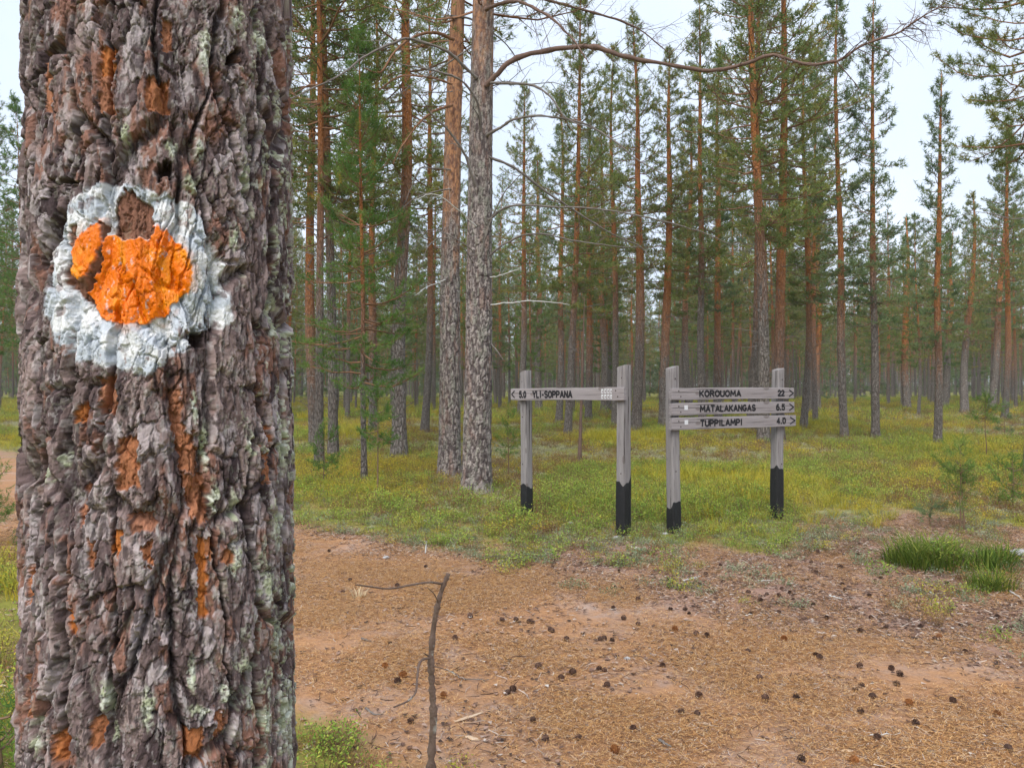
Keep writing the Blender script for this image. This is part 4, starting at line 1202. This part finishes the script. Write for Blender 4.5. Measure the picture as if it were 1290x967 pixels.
# ------------------------------------------------------------------ undergrowth
def leaf_clump(seed, n, rad, hgt, leaf, mat, stem_mat, stems=10, shape=.45):
    """low shrub: thin stems and diamond leaves"""
    rng = np.random.default_rng(seed); acc = Acc()
    tips = []
    for k in range(stems):
        a = rng.random() * 6.28; r_ = rad * rng.random() ** .6
        b0 = np.array([math.cos(a), math.sin(a), 0]) * r_ * .55; tp = np.array([math.cos(a) * r_, math.sin(a) * r_, hgt * (.5 + .6 * rng.random())])
        tube(acc, np.array([b0, (b0 + tp) / 2 + rng.normal(size=3) * .01, tp]), [.0022, .0018, .001], 3, 0, 1); tips.append((b0, tp))
    P = []
    for k in range(n):
        b0, tp = tips[rng.integers(stems)]; f = .25 + .75 * rng.random()
        P.append(b0 * (1 - f) + tp * f + rng.normal(size=3) * rad * .13)
    P = np.array(P); P[:, 2] = np.maximum(P[:, 2], .008)
    d = unit(rng.normal(size=(n, 3)) * [1, 1, .5] + [0, 0, .35]); s = unit(np.cross(d, rng.normal(size=(n, 3)) * .5 + [0, 0, 1]))
    l = leaf * (.6 + .8 * rng.random((n, 1))); w = l * shape
    V = np.stack([P, P + d * l * .5 + s * w * .5, P + d * l, P + d * l * .5 - s * w * .5], 1).reshape(-1, 3)
    acc.add(V, np.arange(n * 4).reshape(-1, 4), None, np.repeat(np.clip(.5 + .25 * rng.normal(size=n), 0, 1), 4), 0)
    return acc.mesh('clump', [mat, stem_mat], False)

def grass_clump(seed, n, rad, hgt, w, mat):
    rng = np.random.default_rng(seed); acc = Acc()
    a = rng.random(n) * 6.28; r_ = rad * rng.random(n) ** .7
    b = np.stack([np.cos(a) * r_, np.sin(a) * r_, np.zeros(n)], -1)
    out = np.stack([np.cos(a + rng.normal(size=n)), np.sin(a + rng.normal(size=n)), np.zeros(n)], -1)
    h = hgt * (.5 + .7 * rng.random((n, 1)))
    mid = b + out * h * .22 + np.array([0, 0, 1]) * h * .6; tip = b + out * h * (.5 + .5 * rng.random((n, 1))) + np.array([0, 0, 1]) * h
    s = np.stack([-out[:, 1], out[:, 0], np.zeros(n)], -1) * w / 2
    V = np.stack([b - s, b + s, mid + s * .7, mid - s * .7, tip], 1).reshape(-1, 3)
    i = np.arange(n)[:, None] * 5
    acc.add(V, i + [0, 1, 2, 3], i + [3, 2, 4], np.repeat(np.clip(.5 + .25 * rng.normal(size=n), 0, 1), 5), 0)
    return acc.mesh('clump', [mat], False)

M['lv_green'] = leaf_mat('bilberry_leaves', [(0, (.10, .19, .03)), (.5, (.22, .33, .06)), (1, (.44, .45, .09))], .3)
M['lv_yellow'] = leaf_mat('yellowing_leaves', [(0, (.24, .24, .03)), (.5, (.42, .37, .05)), (1, (.66, .44, .05))], .3)
M['lv_olive'] = leaf_mat('olive_heath_leaves', [(0, (.18, .20, .03)), (.5, (.37, .365, .055)), (1, (.52, .42, .09))], .3)
M['lv_rust'] = leaf_mat('rusty_heath_leaves', [(0, (.13, .08, .03)), (.5, (.24, .145, .06)), (1, (.38, .18, .07))], .25)
M['lv_grey'] = leaf_mat('grey_green_leaves', [(0, (.11, .16, .08)), (.5, (.21, .27, .15)), (1, (.36, .38, .27))], .25)
M['lv_heather'] = leaf_mat('heather_sprigs', [(0, (.05, .09, .018)), (.5, (.11, .17, .03)), (1, (.22, .24, .05))], .25)
M['lv_straw'] = leaf_mat('dry_straw', [(0, (.45, .36, .22)), (1, (.68, .58, .40))], .2)
M['lv_pale'] = leaf_mat('reindeer_lichen', [(0, (.26, .27, .17)), (.5, (.36, .35, .22)), (1, (.46, .43, .28))], .2)
M['stem'] = mat_twig('shrub_stem', (.10, .06, .035), (.24, .16, .10))
srcs = [leaf_clump(1, 150, .17, .17, .026, M['lv_green'], M['stem'], 12), leaf_clump(2, 150, .19, .15, .024, M['lv_yellow'], M['stem'], 12),
        leaf_clump(3, 170, .20, .16, .022, M['lv_olive'], M['stem'], 14), leaf_clump(4, 150, .18, .13, .020, M['lv_rust'], M['stem'], 14),
        leaf_clump(5, 160, .17, .09, .020, M['lv_grey'], M['stem'], 12), leaf_clump(6, 220, .20, .05, .016, M['lv_pale'], M['stem'], 3, .7),
        grass_clump(7, 60, .12, .24, .005, M['lv_olive']), grass_clump(8, 46, .10, .20, .005, M['lv_yellow']), leaf_clump(9, 170, .2, .2, .026, M['lv_green'], M['stem'], 16),
        leaf_clump(10, 170, .20, .17, .024, M['lv_olive'], M['stem'], 14), grass_clump(11, 220, .16, .19, .007, M['lv_heather'])]
rg = np.random.default_rng(21)
def pick(x, y, edge):
    """which plant grows where: soft patches"""
    a = fbm(x / 2.2, y / 2.2, 3, 31) + .13 * rg.normal(size=len(x)); b = fbm(x / 3.1 + 7, y / 3.1, 3, 32) + .12 * rg.normal(size=len(x))
    k = np.full(len(x), 2)
    k[a > .50] = 9; k[a > .56] = 1; k[a < .44] = 0; k[a < .38] = 8
    k[(b > .585)] = 3; k[(b < .27)] = 6; k[(b < .22)] = 7; k[(b > .70)] = 5
    q = rg.random(len(x)); k[(q < edge * .55)] = 4; k[(q > .96)] = 5
    return k
P = []; Iv = []; Sv = []
def cover(n, y0, y1, smin, smax, half=.75, prob=None):
    y = np.sqrt(rg.uniform(y0 ** 2, y1 ** 2, n)); x = rg.uniform(-half, half, n) * y
    p, l_, v_ = masks(x, y)
    keep = rg.random(n) < v_ * (1 if prob is None else prob)
    vd = y - np.interp(x, V_EDGE[:, 0], V_EDGE[:, 1])
    x, y, vd = x[keep], y[keep], vd[keep]
    e = np.clip(1 - np.abs(vd) / 1.5, 0, 1)
    P.append(np.stack([x, y, gz(x, y) - .01], -1)); Iv.append(pick(x, y, e)); Sv.append(rg.uniform(smin, smax, len(x)) * (1 - .35 * e))
cover(1500, 2.0, 8, .55, 1.0, 1.0); cover(13000, 5.5, 16, .5, 1.0); cover(10000, 16, 32, .7, 1.35); cover(13000, 32, 80, 1.2, 2.4, .72); 
# thin cover on the loose litter
n = 4200; x = rg.uniform(-2.5, 7, n); y = rg.uniform(3, 9, n); p, l_, v_ = masks(x, y)
vd = np.interp(x, V_EDGE[:, 0], V_EDGE[:, 1]) - y
keep = (rg.random(n) < l_ * sstep(.40, .56, fbm(x / .6, y / .6, 4, 35)) * (.4 + .6 * (vd < 1.0))); x, y = x[keep], y[keep]
P.append(np.stack([x, y, gz(x, y) - .01], -1)); Iv.append(np.where(rg.random(len(x)) < .7, 4, rg.choice([0, 2, 3, 5], len(x)))); Sv.append(rg.uniform(.45, .85, len(x)))
P = np.vstack(P); Iv = np.concatenate(Iv); Sv = np.concatenate(Sv)
scatter('undergrowth', P, rg.random(len(P)) * 6.28, Sv, Iv, srcs, 'low green and yellow bilberry and heath undergrowth beneath the pines', 'undergrowth', None, rg.normal(size=(len(P), 2)) * .12)

# countable tufts that stand out
def tuft(pxx, pyy, kinds, scale, label, name='shrub', spread=.2, n=5):
    x, y = gnd(pxx, pyy); e = link(name, None, None, (x, y, float(gz(x, y)) - .01), None, label, 'plant')
    rt = np.random.default_rng(int(pxx * 3 + pyy))
    for k in range(n):
        c_ = link('foliage', srcs[kinds[k % len(kinds)]], e, (rt.normal() * spread, rt.normal() * spread * .7, -.01), (0, 0, rt.random() * 6))
        s = scale * rt.uniform(.75, 1.2); c_.scale = (s, s, s)
tuft(1180, 712, [10, 8, 10], 1.2, 'dense dark green heather tuft on the bare needle ground', 'heather_tuft', .22, 9)
tuft(1252, 738, [3, 10, 2], .85, 'olive-brown heath tuft next to the dark green heather', 'heath_tuft', .14, 5)
tuft(1145, 772, [3, 2, 5], .75, 'flat rusty heath tuft on the cone-strewn litter', 'heath_tuft', .24, 7)
tuft(1070, 692, [3, 3], .5, 'small orange-brown heath tuft on the pink litter', 'heath_tuft', .1, 3)
tuft(640, 712, [0, 4, 0], .75, 'fresh green bilberry clump at the path edge below the single-board sign', 'bilberry_shrub', .14, 6)
tuft(575, 690, [0, 4], .6, 'small green bilberry clump at the path edge below the big pines', 'bilberry_shrub', .13, 4)
tuft(870, 697, [2, 3], .45, 'small olive heath tuft in front of the three-board sign', 'heath_tuft', .1, 3)
tuft(1170, 742, [4, 4], .6, 'pale grey-green clump below the dark heather tuft', 'bilberry_shrub', .18, 4)
for (a, b, kk, sc_, lab) in [(420, 950, [0, 8, 3], .62, 'green bilberry clump at the foot of the marked pine'), (480, 985, [3, 0, 2], .62, 'rusty bilberry clump beside the upright dead stick'), (395, 935, [3, 0], .5, 'small rusty clump against the root of the marked pine')]:
    tuft(a, b, kk, sc_, lab, 'bilberry_shrub', .10, 6)

srcs.append(grass_clump(12, 26, .03, .10, .004, M['lv_straw']))
tuft(450, 752, [11], 1.0, 'pale dry straw tuft on the path near the dead stick', 'straw_tuft', .02, 2)
# ------------------------------------------------------------------ saplings
def sapling(pxx, pyy, H, mat, label, seed, Rad=.35, cb=.35, bw=.005, kk=16, step=.16, lean=0.0):
    x, y = gnd(pxx, pyy); off = trunk_path(np.random.default_rng(seed), H, .012)
    e = link('pine_sapling', None, None, (x, y, float(gz(x, y)) - .01), (0, lean, seed), label, 'sapling')
    link('stem', trunk_mesh('stem', H, .005 + .004 * H, off, 6, 12, [M['stem']], .2), e)
    link('crown', crown_mesh('crown', seed, H, H * cb, Rad, [M['stem'], M[mat]], step=step, nb=4, ntw=4, k=kk, bl=.055, bw=bw, tuft=3, x_off=off, low=.8), e)
sapling(1208, 672, .92, 'needle_fresh', 'thin green pine sapling beside the dark heather tuft', 3, .17, .55)
sapling(1214, 668, .78, 'needle_fresh', 'shorter pine sapling touching the thin green one by the heather', 4, .15, .6)
sapling(1173, 664, .35, 'needle_cool', 'tiny bare-stemmed pine seedling on the bare needle ground', 5, .10, .6)
sapling(1242, 577, 1.45, 'needle_fresh', 'yellowing pine sapling standing among the heath', 6, .30, .55, .008)
sapling(476, 623, 1.55, 'needle_fresh', 'spindly yellow-tipped sapling at the foot of the young green pine', 7, .28, .5, .008)
sapling(641, 600, 1.2, 'needle_fresh', 'thin sapling between the big grey pine and the single-board sign', 8, .28, .4, .008)
sapling(408, 612, 1.0, 'needle_fresh', 'small leafy sapling in front of the red pair of pines', 9, .28, .3, .008)
sapling(1275, 640, .7, 'needle_fresh', 'low yellow-green sapling at the rim of the heath', 10, .3, .2, .007)
sapling(1265, 548, 1.1, 'needle_cool', 'small dark sapling behind the yellowing one', 12, .25, .2, .010)
sapling(-6, 690, .75, 'needle_fresh', 'bushy green seedling at the far side of the marked trunk by the path', 13, .28, .2, .005)
sapling(4, 985, .42, 'needle_fresh', 'low green seedling close beside the root of the marked pine', 14, .22, .1, .004)

# ------------------------------------------------------------------ needle litter on the path
m, t, o = new_mat('fallen_needles')
cc = ramp(t, attr(t, 'tint'), [(0, (.10, .045, .022)), (.35, (.28, .13, .05)), (.65, (.52, .265, .09)), (.88, (.63, .40, .18)), (1, (.48, .40, .34))])
pbsdf(t, o, cc, .7, None, .3); M['litter'] = m
def needle_patch(seed, n, half):
    rng = np.random.default_rng(seed); acc = Acc()
    c_ = np.column_stack([(rng.random((n, 2)) - .5) * 2 * half, .003 + .010 * rng.random(n)])
    a = rng.random(n) * 6.28; d = np.stack([np.cos(a), np.sin(a), rng.normal(size=n) * .12], -1); l = .020 + .028 * rng.random((n, 1))
    s = np.stack([-d[:, 1], d[:, 0], np.zeros(n)], -1) * .0008
    b = np.stack([-d[:, 1], d[:, 0], np.zeros(n)], -1) * (rng.normal(size=(n, 1)) * .006) + [0, 0, .002]
    V = np.stack([c_ - d * l / 2 - s, c_ - d * l / 2 + s, c_ + b + s * 1.2, c_ + b - s * 1.2, c_ + d * l / 2], 1).reshape(-1, 3)
    i = np.arange(n)[:, None] * 5
    acc.add(V, i + [0, 1, 2, 3], i + [3, 2, 4], np.repeat(rng.random(n), 5), 0)
    return acc.mesh('needle_patch', [M['litter']], False)
np_src = [needle_patch(60 + k, 640, .22) for k in range(5)]
n = 4000; y = np.sqrt(rg.uniform(2.2 ** 2, 10 ** 2, n)); x = rg.uniform(-1.0, .85, n) * y
p, l_, v_ = masks(x, y)
dn = .10 + .90 * sstep(.36, .66, fbm(x / .5, y / .5, 3, 38))
keep = rg.random(n) < (p * dn + .30 * l_ + .06 * v_); x, y = x[keep], y[keep]
scatter('needle_litter', np.stack([x, y, gz(x, y) + .001], -1), rg.random(len(x)) * 6.28, rg.uniform(.8, 1.2, len(x)), rg.integers(0, 5, len(x)), np_src, 'fallen orange pine needles strewn over the path', 'needles')

# dark crumbs of bark, twiglets and old leaves on the litter
m, t, o = new_mat('forest_debris')
cc = ramp(t, attr(t, 'tint'), [(0, (.04, .025, .02)), (.4, (.13, .075, .055)), (.7, (.30, .19, .14)), (1, (.50, .45, .40))])
pbsdf(t, o, cc, .9, None, .2); M['debris'] = m
def debris_patch(seed, n, half):
    rng = np.random.default_rng(seed); acc = Acc()
    for k in range(n):
        c_ = np.array([(rng.random() - .5) * 2 * half, (rng.random() - .5) * 2 * half, .006]); a = rng.random() * 6.28; d = np.array([math.cos(a), math.sin(a), rng.normal() * .2])
        if rng.random() < .5:
            l = .02 + .06 * rng.random(); tube(acc, np.array([c_ - d * l / 2, c_ + rng.normal(size=3) * .004, c_ + d * l / 2]), [.0018, .0022, .001], 3, rng.random(), 0)
        else:
            s = .006 + .010 * rng.random(); vv = c_ + np.array([[-1, -.6, 0], [1, -.5, .3], [.8, .7, .1], [-.6, .8, .4]]) * s * (.7 + .6 * rng.random((4, 1)))
            acc.add(vv, [[0, 1, 2, 3]], None, rng.random(), 0)
    return acc.mesh('debris_patch', [M['debris']], False)
db_src = [debris_patch(80 + k, 46, .25) for k in range(4)]
n = 3200; y = np.sqrt(rg.uniform(2.4 ** 2, 9.5 ** 2, n)); x = rg.uniform(-.8, .85, n) * y
p, l_, v_ = masks(x, y); keep = rg.random(n) < (0.16 * p + .95 * l_ + .08 * v_); x, y = x[keep], y[keep]
scatter('forest_debris', np.stack([x, y, gz(x, y) + .002], -1), rg.random(len(x)) * 6.28, rg.uniform(.8, 1.2, len(x)), rg.integers(0, 4, len(x)), db_src, 'crumbs of bark and twiglets on the pink litter', 'debris')

# ------------------------------------------------------------------ cones
def cone_mesh(seed, openness):
    rng = np.random.default_rng(seed); acc = Acc(); L = .042; Rr = .0115
    zz_ = np.linspace(0, 1, 7); tube(acc, [[0, 0, L * z] for z in zz_], Rr * .55 * np.sin(PI * (zz_ * .86 + .10)) ** .8, 6, 0, 0, True)
    for k in range(52):
        f = k / 51; a = k * 2.39996; r_ = Rr * math.sin(PI * (f * .80 + .14)) ** .7 * .7
        c_ = np.array([math.cos(a) * r_, math.sin(a) * r_, L * f * .9]); out = np.array([math.cos(a), math.sin(a), 0]); sd = np.array([-math.sin(a), math.cos(a), 0])
        w = .0062 * (.8 + .4 * rng.random()); l = (.009 + .006 * openness) * math.sin(PI * (f * .7 + .2))
        d = unit(out * (.25 + openness) + np.array([0, 0, .9 - .5 * openness]) + rng.normal(size=3) * .12)
        tip = c_ + d * l; nrm_ = np.cross(sd, d) * .0016
        acc.add(np.array([c_ - sd * w * .4, c_ + sd * w * .4, tip + sd * w * .8, tip - sd * w * .8, tip + d * .002 + nrm_, tip + nrm_ * 1.5 - d * .003]), [[0, 1, 2, 3]], [[3, 2, 4], [3, 4, 5], [4, 2, 5]], .15 + .8 * rng.random(), 0)
    return acc
def cone_mat(name, a, b):
    m, t, o = new_mat(name); f = mixc(t, attr(t, 'tint'), a, b)
    f = mixc(t, math_(t, 'MULTIPLY', orand(t), .5), f, tuple(.6 * c_ for c_ in a)); pbsdf(t, o, f, .8, None, .25); return m
M['cone'] = cone_mat('old_pine_cone', (.05, .028, .022), (.17, .095, .065)); M['cone_o'] = cone_mat('fresh_pine_cone', (.16, .055, .018), (.46, .19, .06))
cone_dark = [cone_mesh(k, o_).mesh('pine_cone', [M['cone']], False) for k, o_ in ((1, .6), (2, 1.1), (3, .85))]
cone_orange = [cone_mesh(k, o_).mesh('pine_cone', [M['cone_o']], False) for k, o_ in ((4, 1.1), (5, .7))]
def put_cone(x, y, meshes, label, group, s=1.0):
    o_ = link('pine_cone', random.choice(meshes), None, (x, y, float(gz(x, y)) + .016 * s), (R(78 + random.uniform(-20, 25)), random.uniform(0, 6.28), random.uniform(0, 6.28)), label, 'pine cone', group)
    s *= .9; o_.scale = (s, s, s)
c8 = lambda a, b: (370 + a * .3566, 640 + b * .3566)
r1 = lambda a, b: (830 + a * .3795, 600 + b * .3795)
dark = [c8(*q) for q in [(178, 300), (203, 258), (473, 210), (130, 152), (348, 480), (567, 458), (625, 390), (735, 402), (790, 400), (850, 403), (905, 430), (962, 466), (1075, 463), (1093, 463), (1117, 466), (1123, 357), (1223, 411), (1175, 393), (1220, 328), (865, 565), (1068, 570), (1100, 575), (990, 592), (945, 608), (1107, 635), (755, 660), (775, 655), (835, 760), (878, 832), (995, 822), (425, 760), (1200, 785), (375, 617), (825, 403), (915, 436), (372, 278)]]
dark += [r1(*q) for q in [(118, 524), (168, 528), (12, 625), (303, 584), (535, 603), (518, 593), (135, 730), (62, 788), (133, 800), (333, 680), (355, 752), (467, 745), (683, 700), (712, 744), (838, 825), (727, 873), (657, 790), (770, 638), (788, 660), (780, 690), (640, 714), (655, 635), (973, 755), (1160, 918), (460, 943), (663, 513)]]
orange = [c8(*q) for q in [(325, 565), (390, 595), (540, 672), (1140, 877)]] + [r1(*q) for q in [(45, 508), (423, 543), (827, 764), (1108, 790), (635, 955), (920, 535)]]
lit_c = [r1(*q) for q in [(298, 458), (100, 455), (45, 445), (408, 378), (398, 258), (525, 252), (498, 286), (920, 545), (300, 395), (250, 400), (330, 420), (360, 440), (390, 455), (470, 440), (520, 430), (210, 300), (160, 330), (95, 410), (440, 300), (610, 360), (600, 300), (550, 470), (700, 470), (730, 340), (860, 500), (1010, 500), (1120, 520)]]
for (a, b) in dark: put_cone(*gnd(a, b), cone_dark, 'dark brown pine cone on the orange needle path', 'dark cones on the path', random.uniform(.75, 1.0))
for (a, b) in orange: put_cone(*gnd(a, b), cone_orange, 'bright orange-brown pine cone on the needle path', 'orange-brown cones on the path', random.uniform(.85, 1.05))
for (a, b) in lit_c: put_cone(*gnd(a, b), cone_dark, 'dark pine cone on the pink litter in front of the signs', 'cones on the pink litter', random.uniform(.7, .95))
k = 0
while k < 90:
    x = rg.uniform(.2, 5.5); y = rg.uniform(3.6, 8.2); p, l_, v_ = masks(np.array([x]), np.array([y]))
    if rg.random() < l_[0] * (1 if y < 6.9 else .4): put_cone(x, y, cone_dark, 'dark pine cone on the pink litter in front of the signs', 'cones on the pink litter', rg.uniform(.55, .9)); k += 1

# ------------------------------------------------------------------ wood chips, twigs, stones
m, t, o = new_mat('fresh_wood'); g = noise(t, coords(t, 'Object', (4, 30, 30)), 4, 4)
pbsdf(t, o, mixc(t, g, (.36, .24, .15), (.66, .52, .38)), .8, bump(t, g, .4, .003), .2); M['chip'] = m
def chip_mesh(seed, L, w, h):
    rng = np.random.default_rng(seed); n = 6; acc = Acc()
    pts = np.column_stack([np.linspace(-L / 2, L / 2, n), rng.normal(size=n) * w * .12, rng.normal(size=n) * h * .1])
    tube(acc, pts, np.array([.35, .9, 1, 1, .8, .3]) * w / 2, 6, 0, 0, True)
    acc.V[0][:, 2] *= h / w
    return acc.mesh('wood_chip', [M['chip']], False)
chips = [(c8(620, 745), .16, .016, .012, .7, 'long pale split stick on the path beside the upright dead stick'), (c8(630, 822), .07, .024, .014, -.5, 'short pale wood chip on the path near the dead stick'),
         (r1(105, 640), .065, .022, .012, .9, 'tan wood chip on the path below the three-board sign'), (r1(148, 825), .07, .018, .012, -.5, 'pale wood chip next to two dark cones on the path'),
         (r1(625, 918), .05, .018, .01, .0, 'whitish wood chip at the near side of the path'), (r1(850, 775), .035, .014, .01, 1.6, 'tiny white chip beside an orange cone'), (r1(820, 875), .05, .03, .01, .2, 'flat whitish bark chip on the path')]
for i, ((a, b), L, w, h, rz, lab) in enumerate(chips):
    x, y = gnd(a, b); link('wood_chip', chip_mesh(i, L, w, h), None, (x, y, float(gz(x, y)) + .007), (0, 0, rz), lab, 'wood chip')
def ground_twig(pts, r0, label, seed, mat='twig', lift=.008):
    W = np.array([[*gnd(a, b), 0] for a, b in pts]); o0 = W[0].copy(); W[:, 2] = gz(W[:, 0], W[:, 1]) + lift
    rng = np.random.default_rng(seed); S = spline(W, 5 * len(W)) - o0; S[:, 2] += rng.random(len(S)) * .008; acc = Acc()
    tube(acc, S, np.linspace(r0, r0 * .35, len(S)), 5, 0, 0, True); twigs(acc, rng, S, r0 * .7, 0, 0, 0, 4, .15)
    link('fallen_twig', acc.mesh('fallen_twig', [M[mat]]), None, o0, None, label, 'twig')
tw = [([(r1(80, 355)), (r1(140, 336))], .008, 'white_twig', 'pale twig on the litter in front of the three-board sign'), ([r1(565, 402), r1(608, 412)], .008, 'white_twig', 'short bleached twig in the middle of the cone litter'),
      ([r1(1165, 388), r1(1205, 412)], .009, 'white_twig', 'bleached twig below the olive-brown heath tuft'), ([r1(330, 352), r1(378, 350)], .007, 'white_twig', 'straight bleached twig lying among the dark cones'),
      ([r1(220, 110), r1(265, 135), r1(290, 152)], .012, 'white_twig', 'bleached stick in the greenery between the posts of the three-board sign'), ([c8(255, 715), c8(280, 735), c8(310, 740)], .006, 'twig', 'bent grey twig on the path by the marked pine'),
      ([c8(560, 580), c8(600, 605), c8(690, 608)], .005, 'twig', 'thin bent twig on the path right of the dead stick'), ([c8(240, 470), c8(275, 478)], .007, 'twig', 'short dark twig on the path'),
      ([c8(470, 120), c8(465, 160)], .010, 'white_twig', 'upright bleached twig end at the path edge'), ([c8(460, 45), c8(520, 75)], .010, 'white_twig', 'bleached twig in the greenery below the big pines'), ([r1(900, 390), r1(925, 402)], .008, 'white_twig', 'small bleached twig between the heath tufts'),
      ([c8(1190, 140), c8(1240, 160)], .009, 'white_twig', 'bleached twig below the right post of the single-board sign'), ([r1(700, 870), r1(800, 862)], .004, 'white_twig', 'thin straw-pale twig on the near path'), ([r1(0, 885), r1(40, 910)], .008, 'twig', 'dark twig at the near side of the path')]
for i, (pts, r0, mt, lab) in enumerate(tw): ground_twig(pts, r0, lab, 40 + i, mt)

def stone_mesh(seed):
    bm = bmesh.new(); bmesh.ops.create_icosphere(bm, subdivisions=2, radius=1); rng = np.random.default_rng(seed)
    d = rng.normal(size=(4, 3))
    for v_ in bm.verts:
        n_ = sum(math.sin(2 * float(np.dot(k_, v_.co)) + i) for i, k_ in enumerate(d)) * .07
        v_.co = v_.co * (1 + n_); v_.co.z *= .6
    me = bpy.data.meshes.new('stone'); bm.to_mesh(me); bm.free(); me.materials.append(M['stone'])
    for p_ in me.polygons: p_.use_smooth = True
    return me
stones = [stone_mesh(k) for k in range(3)]
for i, (a, b, s, lab) in enumerate([(1283, 700, .075, 'pale grey stone right of the dark heather tuft'), (793, 676, .028, 'small pale stone at the foot of the tarred right post of the single-board sign'), (777, 677, .035, 'whitish stone against the left side of the same tarred post'), (719, 659, .035, 'flat white stone between the posts of the single-board sign'),
                                (790, 829, .022, 'white pebble on the path among dark cones'), (486, 702, .03, 'pale flat stone on the path below the big pines'), (673, 655, .025, 'small stone at the foot of the left post of the single-board sign'), (838, 672, .03, 'small stone at the left post of the three-board sign'), (996, 657, .03, 'small stone at the right post of the three-board sign'), (800, 668, .03, 'rounded stone half sunk behind the right tarred post')]):
    x, y = gnd(a, b); o_ = link('stone', stones[i % 3], None, (x, y, float(gz(x, y)) + s * .15), (0, 0, i * 1.3), lab, 'stone'); o_.scale = (s, s * .8, s * .8)

# ------------------------------------------------------------------ upright dead stick in the foreground
m, t, o = new_mat('lichened_stick'); v = coords(t, 'Object'); a1 = noise(t, v, 34, 4, .7); a2 = noise(t, v, 16, 4, .6)
cc = mixc(t, a1, (.07, .045, .035), (.26, .18, .145)); cc = mixc(t, math_(t, 'MULTIPLY', math_(t, 'SUBTRACT', a2, .60), 10, True), cc, (.45, .45, .40))
pbsdf(t, o, cc, .9, bump(t, a1, .8, .01), .2); M['stick'] = m
D = 2.15
sp = [px(541, 1185, D), px(544, 1060, D), px(543, 968, D), px(546, 905, D), px(544, 860, D), px(543, 828, D), px(547, 785, D), px(555, 748, D), px(565, 722, D)]
S = spline(sp, 60); o0 = np.array([S[0][0], S[0][1], 0]); S = S - o0; S[0, 2] = -.08
rk = np.random.default_rng(4); acc = Acc()
tube(acc, S, np.linspace(.0135, .0062, 60) * (1 + .16 * rk.normal(size=60)), 9, 0, 0, True)
e = link('dead_stick', None, None, o0, None, 'dark lichen-spotted dead stick standing upright on the near side of the path', 'stick')
link('stem', acc.mesh('stem', [M['stick']]), e)
for i, (pts, da, r0) in enumerate([([(558, 735), (540, 733), (515, 737), (490, 741), (463, 738), (448, 736)], -.25, .0035), ([(553, 760), (547, 748), (538, 739)], -.08, .0022), ([(543, 828), (530, 832), (526, 850), (524, 870), (514, 882), (496, 890)], -.22, .0042), ([(545, 838), (560, 842), (578, 850)], -.1, .002), ([(541, 826), (534, 822)], -.02, .003)]):
    W = np.array([px(a, b, D + da * k / (len(pts) - 1)) for k, (a, b) in enumerate(pts)]) - o0; acc = Acc(); Q = spline(W, 4 * len(W)); tube(acc, Q, np.linspace(r0, r0 * .5, len(Q)), 5, 0, 0, True)
    link('twig', acc.mesh('twig', [M['stick']]), e)

# ------------------------------------------------------------------ thin haze volume added to lighten the far trunks
m, t, o = new_mat('haze')
pv = t.nodes.new('ShaderNodeVolumePrincipled'); pv.inputs['Color'].default_value = (.95, .97, 1, 1); pv.inputs['Density'].default_value = .0007; pv.inputs['Anisotropy'].default_value = .2
t.links.new(pv.outputs[0], o.inputs['Volume'])
bm = bmesh.new(); bmesh.ops.create_cube(bm, size=1.0)
for v_ in bm.verts: v_.co = (v_.co.x * 2400, v_.co.y * 2400 + 750, v_.co.z * 26 + 11.6)
me = bpy.data.meshes.new('haze'); bm.to_mesh(me); bm.free(); me.materials.append(m)
link('haze', me, kind='stuff', label='thin added haze lightening the far trunks of the forest', cat='haze')
